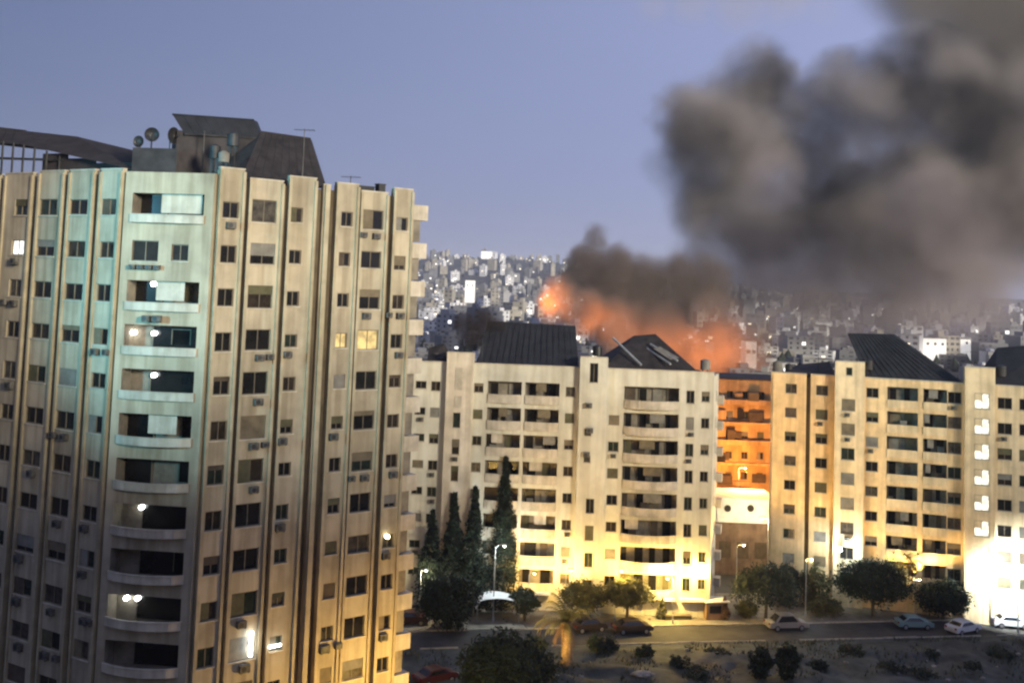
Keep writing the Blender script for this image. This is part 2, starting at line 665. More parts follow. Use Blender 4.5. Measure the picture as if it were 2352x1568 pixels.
# groove strips that close the joints between bays
for fc in (TL, TR):
    mb = MB()
    o = ov(tower)
    mb.prism([fc.p(0.0, 0, -0.36) - o, fc.p(fc.len, 0, -0.36) - o, fc.p(fc.len, 0, -0.46) - o, fc.p(0, 0, -0.46) - o], 0, 44.9, M_GROOVE)
    g_ = mb.build('groove_wall', tower)
# side wall and back
mb = MB()
sideF = Face(A_R, back1)
o = ov(tower)
panel(mb, sideF, o, 0.0, sideF.len, 0, 45.0, [], 0.0, 0.3, M_TOWER, M_TOWER)
mb.build('side_wall', tower)

rt = random.Random(5)


def bay(face, pa, pb, ztop, wins, out=0.0, rows=ROW_Z, pyrow=485):
    """one vertical bay of the tower: its wall, and its windows from top to bottom; wins: (px left, px right, py top, py bottom)"""
    u0 = max(0.02, face.u(pa, pyrow)) if pa is not None else 0.02
    u1 = min(face.len - 0.02, face.u(pb, pyrow)) if pb is not None else face.len - 0.02
    holes, todo = [], []
    for (xa, xb, h, dz, style) in wins:
        ua, ub = face.u(xa, pyrow), face.u(xb, pyrow)
        for k, z in enumerate(rows):
            hh = h * rt.choice([1.0, 1.08, 1.08, 1.15])
            hh = round(hh, 2)
            wd = round(ub - ua, 2)
            uc = (ua + ub) / 2 + rt.uniform(-0.04, 0.04)
            z_ = z + dz + rt.uniform(-0.03, 0.03)
            holes.append((uc - wd / 2, uc + wd / 2, z_ - hh / 2, z_ + hh / 2, 0.25, None))
            todo.append((k, uc, z_, wd, hh, style))
    mb = MB()
    panel(mb, face, ov(tower), u0, u1, 0.0, ztop, holes, out, 0.36 + out, M_TOWER, M_TOWER2)
    mb.build('wall', tower)
    # coping
    mb = MB()
    o = ov(tower)
    mb.prism([face.p(u0 - 0.03, 0, out + 0.05) - o, face.p(u1 + 0.03, 0, out + 0.05) - o, face.p(u1 + 0.03, 0, -0.34) - o, face.p(u0 - 0.03, 0, -0.34) - o], ztop + 0.003, ztop + 0.10, M_PARAPET)
    mb.build('coping', tower)
    return todo, u0, u1


LIT = {}


def fill(face, todo, col):
    for (k, uc, z_, wd, hh, style) in todo:
        lit = None
        sh, half = 0.0, False
        r = rt.random()
        if r < 0.10:
            sh = 1.0
        elif r < 0.30:
            sh = rt.uniform(0.25, 0.7)
        elif r < 0.42:
            sh, half = 1.0, True
        key = (col, k)
        if key in LIT:
            lit, sh = LIT[key], 0.0
        window(tower, face, uc, z_, wd, hh, 0.0, sh, rt.choice(M_SHUT), lit, half)
        q = rt.random()
        if style and q < 0.32:
            aircon(tower, face, uc + rt.uniform(-0.4, 0.4), z_ - hh / 2 - 0.50, 0.0, rt.uniform(0.75, 1.0))
            if q < 0.09:
                aircon(tower, face, uc + rt.choice([-0.95, 0.95]), z_ - hh / 2 - 0.46, 0.0, 0.7)


LIT[('L1', 1)] = M_LITW
LIT[('D', 3)] = M_LITY
LIT[('E', 3)] = M_LITY
LIT[('E', 8)] = None
RW_ = 0
# left face bays
for nm, pa, pb, zt, win in (
        ('L0', -150, -6, 45.3, [(-90, -45, 1.1, 0, 1)]),
        ('L1', 8, 71, 45.35, [(33, 61, 1.15, 0, 1)]),
        ('L2', 86, 143, 45.45, [(89, 130, 1.15, 0, 1)]),
        ('L3', 156, 213, 45.45, [(159, 201, 1.15, 0, 1)]),
        ('L4', 227, 277, 45.45, [(233, 266, 1.1, 0, 1)])):
    td, u0, u1 = bay(TL, pa, pb, zt, win)
    fill(TL, td, nm)
    rib(tower, TL, u0 + 0.06, 0.2, 0, zt - 0.15, 0.14, 0.36, M_TOWER2, 'rib')
    rib(tower, TL, u1 - 0.06, 0.2, 0, zt - 0.15, 0.14, 0.36, M_TOWER2, 'rib')
# more bays beyond the frame on the far left
mb = MB()
u_end = max(0.2, TL.u(-156, 485))
panel(mb, TL, ov(tower), 0, u_end, 0, 45.3, [], 0, 0.36, M_TOWER, M_TOWER)
mb.build('wall', tower)
# right face bays
for nm, pa, pb, zt, win in (
        ('A', 502, 558, 45.75, [(511, 548, 1.2, 0, 1)]),
        ('B', 571, 648, 45.15, [(579, 636, 1.55, 0.1, 1)]),
        ('C', 662, 724, 45.6, [(669, 697, 0.98, 0, 1)]),
        ('N', 741, 757, 45.2, []),
        ('D', 772, 822, 45.45, [(784, 810, 1.0, 0, 1)]),
        ('E', 828, 890, 45.0, [(834, 881, 1.35, 0.05, 1)]),
        ('F', 904, 947, 45.45, [(911, 937, 1.0, -0.1, 1)])):
    td, u0, u1 = bay(TR, pa, pb, zt, win)
    fill(TR, td, nm)
    if nm != 'N':
        rib(tower, TR, u0 + 0.05, 0.22, 0, zt - 0.15, 0.16, 0.36, M_TOWER2, 'rib')
        rib(tower, TR, u1 - 0.05, 0.22, 0, zt - 0.15, 0.16, 0.36, M_TOWER2, 'rib')
    else:
        rib(tower, TR, (u0 + u1) / 2, 0.4, 0, zt + 0.05, 0.2, 0.36, M_TOWER2, 'rib')
# corner balconies
b0, b1 = TB.u(303, 480), TB.u(468, 480)
holes = []
BZ = [ROW_Z[k] - 0.98 for k in range(ROWS)]     # floor levels
for k in range(ROWS):
    if k == 1:
        continue
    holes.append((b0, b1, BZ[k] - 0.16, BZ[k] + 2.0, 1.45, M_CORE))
uw0, uw1 = TB.u(303, 570), TB.u(364, 570)
uv0, uv1 = TB.u(394, 570), TB.u(433, 570)
holes.append((uw0, uw1, ROW_Z[1] - 0.75, ROW_Z[1] + 0.75, 0.25, None))
holes.append((uv0, uv1, ROW_Z[1] - 0.65, ROW_Z[1] + 0.55, 0.25, None))
mb = MB()
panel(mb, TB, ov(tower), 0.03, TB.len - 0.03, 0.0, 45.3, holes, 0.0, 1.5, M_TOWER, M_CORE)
mb.build('wall', tower)
window(tower, TB, (uw0 + uw1) / 2, ROW_Z[1], round(uw1 - uw0, 2), 1.5, lit=M_DARKIN)
window(tower, TB, (uv0 + uv1) / 2, ROW_Z[1] - 0.05, round(uv1 - uv0, 2), 1.2, lit=M_DARKIN)
for k in range(4):
    aircon(tower, TB, uw0 + 0.2 + 0.62 * k, ROW_Z[1] - 1.15, 0, 0.55)
lamps = {2: [(0.28, 1.75)], 3: [(0.33, 1.35), (0.05, 1.35)], 4: [(0.36, 1.5)], 7: [(0.30, 1.55)], 9: [(0.17, 1.45), (0.32, 1.5)]}
rb_ = random.Random(3)
for k in range(ROWS):
    if k == 1:
        continue
    st = k % 4
    doors = [(0.02, 0.36, 0.05, 1.9, M_GLASS, 'door')] if k in (0, 2, 5, 6) else [(0.30, 0.62, 0.05, 1.85, M_GLASS, 'door')]
    if k in (0, 2, 3):
        doors.append((0.56, 0.24, 0.6, 1.65, M_SHUT[1] if k != 3 else M_GLASS, 'window_shutter'))
    if k in (5, 6, 8):
        doors.append((0.76, 0.22, 0.3, 1.8, M_GLASS, 'door'))
    bowk = 0.25 if k < 5 else 0.7
    bb = balcony(tower, TB, b0 - 0.08, b1 + 0.08, BZ[k] - 0.0, 0.0, 1.45, bow=bowk, par=0.42, doors=doors, lamps=lamps.get(k, ()))
    if k in (0, 2, 5):                           # a pale blind or enclosure panel behind the parapet
        mb = MB()
        wd_ = b1 - b0
        mb.box(-wd_ * 0.12, wd_ * 0.27 if k != 0 else wd_ * 0.45, 0.35, 0.39, 0.62, 2.0, M_PARAPET)
        mb.build('blind', bb)
    if k == 2:
        aircon(tower, TB, (b0 + b1) / 2 - 0.9, BZ[k] - 0.65, 0.3, 0.7)
        aircon(tower, TB, (b0 + b1) / 2 - 0.1, BZ[k] - 0.65, 0.3, 0.8)
# tube light and lit strip low on the right face
mb = MB()
u_ = TR.u(572, 1475)
mb.tube((0, -0.3, -0.85), (0, -0.3, 0.85), 0.13, 0.13, M_LAMPW, 8)
mb.box(-0.05, 0.05, -0.16, 0, -0.1, 0.1, M_METAL)
mb.build('tube_light', tower, TR.p(u_, TR.z(572, 1475), 0) - ov(tower), TR.rz)
mb = MB()
mb.tube((-0.45, -0.25, 0), (0.45, -0.25, 0), 0.10, 0.10, M_LAMPW, 8)
mb.box(-0.05, 0.05, -0.14, 0, -0.06, 0.06, M_METAL)
mb.build('tube_light', tower, TR.p(TR.u(628, 1480), TR.z(628, 1480), 0) - ov(tower), TR.rz)
for px, py in ((885, 1230),):
    mb = MB()
    mb.tube((0, -0.4, 0), (0, -0.12, 0), 0.16, 0.16, M_LAMPY, 8)
    mb.box(-0.05, 0.05, -0.115, 0, -0.05, 0.05, M_METAL)
    mb.build('lamp', tower, TR.p(TR.u(px, py), TR.z(px, py), 0) - ov(tower), TR.rz)
# balconies on the far side, jutting past the right edge
for k in range(ROWS):
    mb = MB()
    z = ROW_Z[k] + 0.45
    o = ov(tower)
    a = sideF
    ring = [a.p(0.7, 0, 0) - o, a.p(0.7, 0, 1.9) - o, a.p(4.2, 0, 1.9) - o, a.p(4.2, 0, 0) - o]
    mb.prism(ring, z - 0.1, z + 1.15, M_PARAPET)
    b = mb.build('balcony', tower)
    mb = MB()
    ring = [a.p(0.9, 0, 0.004) - o, a.p(0.9, 0, 1.3) - o, a.p(4.0, 0, 1.3) - o, a.p(4.0, 0, 0.004) - o]
    mb.prism(ring, z - 1.85, z - 0.105, M_CORE)
    mb.build('screen', b)

# roof slab
mb = MB()
ring = [TL.p(0, 0, -0.5), TL.p(TL.len, 0, -0.5), TR.p(0, 0, -0.6), TR.p(TR.len - 0.1, 0, -0.5), back1 - TR.d * 0.2, back0]
mb.prism([(p.x - ov(tower).x, p.y - ov(tower).y) for p in ring], 44.205, 44.5, M_ROOFP)
mb.build('roof_slab', tower)


def roof_from(root, bottom, top, m, name, thick_cap=True, parent=None):
    """a pitched roof: a ring of eaves points and a ring of as many upper points"""
    o = ov(root)
    mb = MB()
    n = len(bottom)
    for i in range(n):
        j = (i + 1) % n
        q = [bottom[i] - o, bottom[j] - o, top[j] - o, top[i] - o]
        if (q[2] - q[3]).length < 1e-5:
            q = q[:3]
        mb.face(q, m)
    mb.face([t - o for t in top], m)
    mb.face([b_ - o for b_ in reversed(bottom)], m)
    rf = mb.build(name, parent or root)
    # standing seams on the slope that faces the street, and a gutter along its eaves
    sm = MB()
    b0_, b1_, t0_, t1_ = bottom[0] - o, bottom[1] - o, top[0] - o, top[1] - o
    ns = max(3, int((b1_ - b0_).length / 0.75))
    for i in range(1, ns):
        f = i / ns
        sm.tube(b0_.lerp(b1_, f), t0_.lerp(t1_, f), 0.05, 0.05, m, 4)
    sm.tube(t0_, t1_, 0.08, 0.08, m, 5)
    q = sm.build('seams', rf)
    q['kind'] = 'stuff'
    gm = MB()
    dn = Vector((0, -0.1, -0.02))
    gm.tube(b0_ + dn, b1_ + dn, 0.08, 0.08, M_METAL, 6)
    gm.build('gutter', rf)
    return rf


V = Vector


def TRp(px, py_z, depth):
    """point behind the right tower face: pixel column at the parapet, z, metres behind the face"""
    u = TR.u(px, 480)
    return TR.p(u, py_z, -depth)


# hip roof along the right face
roof_from(tower,
          [TR.p(TR.u(560, 480), 45.1, -0.8), TR.p(TR.u(762, 440), 45.1, -0.8), TR.p(TR.u(762, 440), 45.1, -9), TR.p(TR.u(520, 480), 45.1, -9)],
          [at(600, 303, 86.5), at(713, 319, 89.0), at(716, 322, 91.0), at(602, 305, 91)], M_ROOF, 'roof')
# the taller rooftop storey with a thin overhanging roof
ph = [at(402, 380, 82.0), at(590, 395, 86.0), at(600, 395, 92), at(392, 380, 88)]
mb = MB()
mb.prism([(p.x - ov(tower).x, p.y - ov(tower).y) for p in ph], 44.5, 48.9, M_ROOFP)
pent = mb.build('penthouse', tower)
up = [at(396, 263, 82.5), at(583, 276, 86.5), at(592, 280, 92.0), at(402, 266, 88.0)]
lo = [at(424, 308, 82.2), at(600, 318, 86.2), at(604, 312, 91.6), at(424, 300, 88.0)]
roof_from(tower, lo, up, M_ROOFB, 'roof')
sh = [at(302, 388, 81.6), at(404, 388, 81.4), at(404, 388, 85.5), at(302, 388, 85.5)]
mb = MB()
mb.prism([(p.x - ov(tower).x, p.y - ov(tower).y) for p in sh], 44.5, at(350, 340, 81.5).z, M_ROOFP)
mb.build('stair_head', tower)
# dark pitched roof over the left wing
roof_from(tower, [at(-160, 316, 88), at(45, 331, 87.0), at(300, 388, 81.5), at(470, 385, 86), at(-160, 310, 98)],
          [at(-160, 276, 92), at(60, 301, 91.0), at(180, 314, 89), at(182, 315, 90), at(-160, 278, 96)], M_ROOF, 'roof')
for px, pt in ((-30, 326), (2, 330), (26, 334), (50, 339), (76, 346), (104, 353), (134, 359)):
    mb = MB()
    p = at(px, 402, 85.4)
    q = at(px, pt - 6, 85.6)
    mb.tube((0, 0, 0), (0, 0, q.z - p.z), 0.09, 0.09, M_METAL, 6)
    mb.build('roof_post', tower, p - ov(tower))
mb = MB()
for (xa, xb, yt) in ((96, 150, 352), (150, 215, 366), (215, 302, 380)):
    pa, pb = at(xa, 395, 86.2 - (xa - 96) * 0.018), at(xb, 395, 86.2 - (xb - 96) * 0.018)
    o = ov(tower)
    mb.prism([pa - o, pb - o, pb - o + Vector((0.1, 0.2, 0)), pa - o + Vector((0.1, 0.2, 0))], 44.5, at((xa + xb) / 2, yt, 85.5).z, M_ROOFP)
mb.build('screen', tower)
mb = MB()
p, q = at(-60, 362, 85.6), at(150, 368, 85.4)
mb.tube(p - ov(tower), q - ov(tower), 0.1, 0.1, M_METAL, 6)
mb.build('roof_beam', tower)


# rooftop things
def dish(px, py, y, dia, label, zbase=44.5, rz=0.0):
    c = at(px, py, y)
    t = thing('satellite_dish', label, 'satellite dish', (c.x, c.y, zbase), rz, 'satellite dishes on the tower roof')
    mb = MB()
    n, k = 16, 3
    h = c.z - zbase
    rings = []
    for j in range(k + 1):
        r = dia / 2 * j / k
        yy = 0.22 * dia * (j / k) ** 2
        rings.append([(r * math.cos(2 * PI * i / n), -yy, h + r * math.sin(2 * PI * i / n)) for i in range(n)])
    for j in range(k):
        for i in range(n):
            i2 = (i + 1) % n
            if j == 0:
                mb.face([(0, 0, h), rings[1][i], rings[1][i2]], M_METAL)
            else:
                mb.face([rings[j][i], rings[j + 1][i], rings[j + 1][i2], rings[j][i2]], M_METAL)
    mb.build('reflector', t)
    mb = MB()
    mb.tube((0, 0.08, 0), (0, 0.08, h + 0.1), 0.06, 0.06, M_METAL, 6)
    mb.build('mast', t)
    mb = MB()
    mb.tube((0, -0.2 * dia, h - dia * 0.45), (0, -0.6 * dia, h), 0.03, 0.03, M_METAL, 5)
    mb.box(-0.07, 0.07, -0.66 * dia, -0.6 * dia, h - 0.06, h + 0.08, M_METAL)
    mb.build('feed_arm', t)
    return t


DZ = at(350, 340, 81.5).z
dish(349, 310, 82.4, 1.1, 'dark satellite dish standing highest on the middle of the tower roof', DZ, rz=0.3)
dish(321, 326, 82.2, 0.9, 'small dark satellite dish at the left end of the group on the tower roof', DZ, rz=-0.2)
dish(393, 312, 82.0, 1.3, 'large tilted satellite dish beside the overhanging roof tip', DZ, rz=1.1)


def tank(px, py, y, dia, h, label, m, zbase=44.5):
    c = at(px, py, y)
    t = thing('water_tank', label, 'water tank', (c.x, c.y, zbase), 0, 'water tanks on roofs')
    mb = MB()
    st = max(0.2, c.z - zbase - h / 2)
    mb.tube((0, 0, st), (0, 0, st + h), dia / 2, dia / 2, m, 14)
    mb.tube((0, 0, st + h + 0.002), (0, 0, st + h + 0.15), dia / 2 * 0.9, dia / 6, m, 14)
    mb.build('tank', t)
    mb = MB()
    for a in range(4):
        x, yy = dia * 0.35 * math.cos(a * PI / 2 + .7), dia * 0.35 * math.sin(a * PI / 2 + .7)
        mb.tube((x, yy, 0), (x, yy, st), 0.05, 0.05, M_METAL, 6)
    mb.tube((dia * 0.5, 0, st + 0.1), (dia * 0.5, 0, 0), 0.03, 0.03, M_METAL, 5)
    mb.build('stand', t)
    return t


tank(536, 322, 80.5, 0.9, 0.9, 'dark water tank high on a stand before the tower roof', M_METAL)
tank(514, 362, 79.9, 0.8, 0.7, 'pale water tank low at the foot of the tower roof', M_SHUT[3])
tank(494, 350, 80.2, 0.8, 0.9, 'dark water tank left of the pale tank on the tower roof', M_METAL)
# rooftop boxes near the right end
for px, py, wdt, lab in ((852, 436, 1.6, 'low dark plant box behind the parapet near the right end of the tower'), (890, 434, 0.6, 'narrow dark vent box right of the low plant box on the tower')):
    c = TR.p(TR.u(px, 480), 44.5, -1.2)
    t = thing('roof_unit', lab, 'roof unit', c, TR.rz)
    mb = MB()
    mb.box(-wdt / 2, wdt / 2, -0.3, 0.3, 0, 0.95 if wdt > 1 else 1.25, M_METAL)
    mb.build('casing', t)
    mb = MB()
    mb.box(-wdt / 2 - 0.05, wdt / 2 + 0.05, -0.35, 0.35, 0.953 if wdt > 1 else 1.253, 1.03 if wdt > 1 else 1.33, M_METAL)
    mb.build('lid', t)


# ================================================================== middle block
rm = random.Random(21)
M_A, M_B = at(930, 880, 131.2), at(1640, 880, 130.0)
MF = Face(M_A, M_B)
mid = building('apartment_block', 'pale cream apartment block with bowed balconies behind the tall cypress', 'apartment block', (MF.p(MF.len / 2, 0).x, MF.p(MF.len / 2, 0).y, 0))
MZ = [25.45 - 3.094 * k for k in range(8)]
ZM = 28.35


def um(px):
    return MF.u(px, 905)


def rnd_shut(rr, p_none=0.5):
    r = rr.random()
    if r < p_none:
        return 0.0, None, False
    if r < p_none + 0.2:
        return 1.0, rr.choice(M_SHUT), False
    if r < p_none + 0.38:
        return rr.uniform(0.3, 0.6), rr.choice(M_SHUT), False
    return 1.0, rr.choice(M_SHUT), True


def segment(root, face, u0, u1, z0, ztop, wins, balcs, out, m, mpar, rr, rows, ground_holes=()):
    """wins: (u, width, height, dz, rows or None); balcs: (u0, u1, bow)"""
    holes, todo = list(ground_holes), []
    for (u, wd, ht, dz, sel) in wins:
        for k, z in enumerate(rows):
            if sel is not None and k not in sel:
                continue
            holes.append((u - wd / 2, u + wd / 2, z + dz - ht / 2, z + dz + ht / 2, 0.25, None))
            todo.append((u, z + dz, wd, ht))
    bal = []
    for (a, b, bow, par) in balcs:
        for k, z in enumerate(rows):
            zf = z - 1.45
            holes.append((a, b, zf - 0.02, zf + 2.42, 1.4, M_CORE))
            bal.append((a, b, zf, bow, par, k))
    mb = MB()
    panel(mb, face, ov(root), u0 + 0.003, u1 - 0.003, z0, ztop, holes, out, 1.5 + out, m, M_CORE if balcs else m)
    mb.build('wall', root)
    mb = MB()
    o = ov(root)
    mb.prism([face.p(u0 + 0.01, 0, out + 0.08) - o, face.p(u1 - 0.01, 0, out + 0.08) - o, face.p(u1 - 0.01, 0, out - 0.3) - o, face.p(u0 + 0.01, 0, out - 0.3) - o], ztop + 0.003, ztop + 0.14, M_PARAPET)
    mb.build('coping', root)
    for (u, z, wd, ht) in todo:
        sh, sm, half = rnd_shut(rr, 0.62)
        window(root, face, u, z, round(wd, 2), round(ht, 2), out, sh, sm, None, half)
        if rr.random() < 0.15:
            aircon(root, face, u + rr.uniform(-0.2, 0.2), z - ht / 2 - 0.5, out, 0.8)
    for (a, b, zf, bow, par, k) in bal:
        nn = 2 if b - a < 5 else 4
        doors = []
        for i in range(nn):
            x = (i + 0.15 + rr.uniform(-.05, .1)) / nn
            r = rr.random()
            mm = M_GLASS if r < 0.62 else rr.choice(M_SHUT)
            doors.append((x, rr.uniform(0.35, 0.7) / nn, 0.05, rr.choice([2.1, 2.1, 2.2]), mm, 'door'))
        bb = balcony(root, face, a + 0.02, b - 0.02, zf, out, 1.4, bow=bow, par=par, mwall=mpar, doors=doors)
        if rr.random() < 0.5:
            mb = MB()
            wd_ = b - a
            s0 = rr.uniform(-0.45, 0.1) * wd_
            mb.box(s0, s0 + wd_ * rr.uniform(0.2, 0.4), 0.3, 0.34, par + 0.5, 2.4, rr.choice([M_PARAPET, M_SHUT[3], M_SHUT[0]]))
            mb.build('blind', bb)
        if rr.random() < 0.4:
            mb = MB()
            x = rr.uniform(-0.4, 0.4) * (b - a)
            mb.box(x - 0.4, x + 0.4, 0.7, 1.1, 0.01, rr.uniform(0.9, 1.5), rr.choice([M_AC, M_SHUT[3], M_SHUT[2]]))
            mb.build('cabinet', bb)


# core
mb = MB()
o = ov(mid)
side = MF.p(MF.len, 0) + Vector((1.55, 5.2, 0))
ring = [MF.p(0, 0, -1.52), MF.p(MF.len - 0.35, 0, -1.52), side + Vector((0.2, 5, 0)) - MF.d * 1.2, MF.p(MF.len, 0, -13), MF.p(0, 0, -13)]
mb.prism([(p.x - o.x, p.y - o.y) for p in ring], 0, 27.4, M_CORE)
mb.build('inner_wall', mid)
mw = 1.12
segment(mid, MF, um(930), um(1025), 0, ZM, [(um(1000), mw, 1.15, 0.1, None), (um(966), 1.3, 0.9, 0.2, None)], [], 0.0, M_MID, M_PARAPET, rm, MZ)
segment(mid, MF, um(1025), um(1086), 0, 29.6, [(um(1052), 0.9, 1.8, -3.7, (0, 1, 2, 3, 4, 5, 6))], [], 0.8, M_MIDP, M_PARAPET, rm, MZ)
segment(mid, MF, um(1086), um(1330), 0, ZM, [(um(1099), mw, 1.1, 0.1, None), (um(1310), mw, 1.15, 0.05, None)],
        [(um(1120), um(1198), 0.25, 0.85), (um(1206), um(1285), 0.25, 0.85)], 0.0, M_MID, M_PARAPET, rm, MZ)
segment(mid, MF, um(1330), um(1394), 0, 29.65, [(um(1362), 1.0, 2.3, 2.45, (0,)), (um(1362), 1.0, 1.7, -0.6, (4, 5, 6, 7)), (um(1352), 0.8, 0.8, -1.4, (1, 2))], [], 0.8, M_MID, M_PARAPET, rm, MZ)
segment(mid, MF, um(1394), um(1640), 0, ZM, [(um(1412), 1.25, 1.15, 0.05, (1, 2, 3, 4, 5, 6, 7)), (um(1586), 0.95, 1.5, 0, None), (um(1621), 0.95, 1.2, 0.1, None)],
        [(um(1434), um(1560), 0.95, 0.80)], 0.0, M_MID, M_PARAPET, rm, MZ)
SF = Face(MF.p(MF.len, 0), side)
mb = MB()
hs, td = [], []
for k, z in enumerate(MZ):
    hs.append((2.6, 3.7, z - 0.6, z + 0.6, 0.25, None))
panel(mb, SF, ov(mid), 0.01, SF.len, 0, ZM - 0.4, hs, 0, 0.6, M_MID, M_MID)
mb.build('side_wall', mid)
for k, z in enumerate(MZ):
    window(mid, SF, 3.15, z, 1.1, 1.2)
    if k % 1 == 0:
        mb = MB()
        o = ov(mid)
        mb.prism([SF.p(SF.len - 0.9, 0, 0.004) - o, SF.p(SF.len - 0.9, 0, 0.7) - o, SF.p(SF.len + 0.3, 0, 0.7) - o, SF.p(SF.len + 0.3, 0, 0.004) - o], z - 1.2, z - 0.2, M_PARAPET)
        mb.build('balcony', mid)
# relief panels on the left pilaster
for k, (z, hh) in enumerate(((26.6, 2.6), (23.9, 1.4))):
    mb = MB()
    mb.box(-0.42, 0.42, -0.05, 0.0, -hh / 2, hh / 2, M_PARAPET)
    mb.build('relief_panel', mid, MF.p(um(1054), z, 0.803) - ov(mid), MF.rz)
for px, z in ((1352, 24.1), (1356, 21.2), (1350, 18.4)):
    aircon(mid, MF, um(px), z, 0.8, 1.0)
# ground-floor shop fronts
for (pa, pb) in ((1420, 1470), (1480, 1560), (1570, 1625), (1215, 1280)):
    mb = MB()
    wd_ = um(pb) - um(pa)
    mb.box(-wd_ / 2, wd_ / 2, -0.9, -0.004, 2.1, 2.35, M_WHITE)
    mb.build('awning', mid, MF.p((um(pa) + um(pb)) / 2, 0, 0) - ov(mid), MF.rz)
# roofs
mb = MB()
ring = [MF.p(0, 0, -0.5), MF.p(MF.len - 0.3, 0, -0.5), side + Vector((0.0, 4.5, 0)) - MF.d * 1.0, MF.p(MF.len, 0, -13), MF.p(0, 0, -13)]
mb.prism([(p.x - ov(mid).x, p.y - ov(mid).y) for p in ring], 27.405, 27.7, M_ROOFP)
mb.build('roof_slab', mid)
roof_from(mid, [MF.p(um(1092), 28.2, -0.5), MF.p(um(1328), 28.2, -0.5), MF.p(um(1328), 28.2, -12), MF.p(um(1092), 28.2, -12)],
          [at(1120, 738, 137), at(1322, 750, 137), at(1322, 748, 140), at(1120, 736, 140)], M_ROOFB, 'roof')
r2 = roof_from(mid, [MF.p(um(1385), 28.3, -0.5), MF.p(um(1606), 28.3, -0.5), MF.p(um(1606), 28.3, -12), MF.p(um(1372), 28.3, -12)],
               [at(1455, 772, 136.5), at(1505, 768, 136.5), at(1506, 767, 138.5), at(1455, 771, 138.5)], M_ROOF, 'roof')
for (a, b) in (((1408, 776), (1473, 838)), ((1494, 790), (1556, 828)), ((1486, 800), (1540, 836))):
    pa, pb = at(a[0], a[1], 134.4), at(b[0], b[1], 130.9)
    mb = MB()
    mb.tube(pa - ov(mid), pb - ov(mid), 0.14, 0.14, M_POLE, 6)
    mb.build('roof_rail', r2)
# skylight strip
mb = MB()
p = [at(1500, 800, 133.4), at(1516, 796, 133.4), at(1560, 822, 131.2), at(1540, 826, 131.2)]
mb.face([q - ov(mid) + Vector((0, -0.05, 0.02)) for q in p], M_SHUT[3])
mb.build('skylight', r2)
roof_from(mid, [MF.p(um(975), 28.0, -0.6), MF.p(um(1024), 28.0, -0.6), MF.p(um(1024), 28.0, -9), MF.p(um(975), 28.0, -9)],
          [at(985, 800, 134), at(1020, 790, 134), at(1020, 788, 137), at(985, 798, 137)], M_ROOF, 'roof')

# ================================================================== right block
rr_ = random.Random(33)
R_A, R_B = at(1771, 890, 140.0), at(2330, 890, 131.6)
rdir = (Vector((R_B.x, R_B.y, 0)) - Vector((R_A.x, R_A.y, 0))).normalized()
R_E = R_A + rdir * 38
RF = Face(R_A, R_E)
blk = building('apartment_block', 'ochre apartment block with a lit white stairwell on the right', 'apartment block', (RF.p(14, 0).x, RF.p(14, 0).y, 0))
RZ = [26.05 - 3.0 * k for k in range(8)]
ZR = 27.9


def ur(px):
    return RF.u(px, 900)


mb = MB()
o = ov(blk)
ring = [RF.p(0.3, 0, -1.52), RF.p(RF.len, 0, -1.52), RF.p(RF.len, 0, -12), RF.p(0.3, 0, -12)]
mb.prism([(p.x - o.x, p.y - o.y) for p in ring], 0, 27.0, M_CORE)
mb.build('inner_wall', blk)
mb = MB()
LF = Face(RF.p(0, 0, -12), RF.p(0, 0))
panel(mb, LF, ov(blk), 0, LF.len, 0, ZR - 0.3, [], 0.0, 0.3, M_RIGHT, M_RIGHT)
mb.build('side_wall', blk)
segment(blk, RF, 0, ur(1852), 0, ZR, [(ur(1817), 1.4, 1.2, 0, None)], [], 0.0, M_RIGHT, M_PARAPET, rr_, RZ)
segment(blk, RF, ur(1862), ur(1918), 0, ZR, [(ur(1888), 1.45, 1.25, 0, None)], [], 0.0, M_RIGHT, M_PARAPET, rr_, RZ)
mb = MB()
mb.prism([RF.p(ur(1850), 0, -0.3) - o, RF.p(ur(1864), 0, -0.3) - o, RF.p(ur(1864), 0, -0.5) - o, RF.p(ur(1850), 0, -0.5) - o], 0, 27.5, M_GROOVE)
mb.build('groove_wall', blk)
segment(blk, RF, ur(1918), ur(1986), 0, 29.8, [(ur(1949), 1.6, 1.45, -1.5, None), (ur(1950), 0.75, 1.0, 2.6, (0,))], [], 0.8, M_RIGHTP, M_PARAPET, rr_, RZ)
segment(blk, RF, ur(1986), ur(2215), 0, ZR, [(ur(2004), 1.45, 1.2, 0.1, None), (ur(2193), 1.55, 1.4, 0.1, None)],
        [(ur(2038), ur(2109), 0, 0.78), (ur(2121), ur(2176), 0, 0.78)], 0.0, M_RIGHT, M_RIGHTP, rr_, RZ)
# stairwell pilaster with lit windows
us0, us1 = ur(2215), ur(2284)
uc_ = ur(2254)
hs = [(uc_ - 0.85, uc_ + 0.85, z - 0.95, z + 0.9, 0.25, None) for z in RZ[:-1]]
mb = MB()
panel(mb, RF, ov(blk), us0 + 0.003, us1 - 0.003, 0, 29.95, hs, 0.8, 2.3, M_RIGHTP, M_RIGHTP)
mb.build('wall', blk)
for z in RZ[:-1]:
    w_ = window(blk, RF, uc_, z - 0.02, 1.7, 1.85, 0.8, 0, None, M_LITS)
    mb = MB()
    mb.box(-0.80, -0.05, 0.03, 0.07, 0.05, 0.86, M_RIGHTP)
    mb.build('blind', w_)
mb = MB()
mb.prism([RF.p(us0, 0, 0.88) - o, RF.p(us1, 0, 0.88) - o, RF.p(us1, 0, 0.5) - o, RF.p(us0, 0, 0.5) - o], 29.953, 30.09, M_PARAPET)
mb.build('coping', blk)
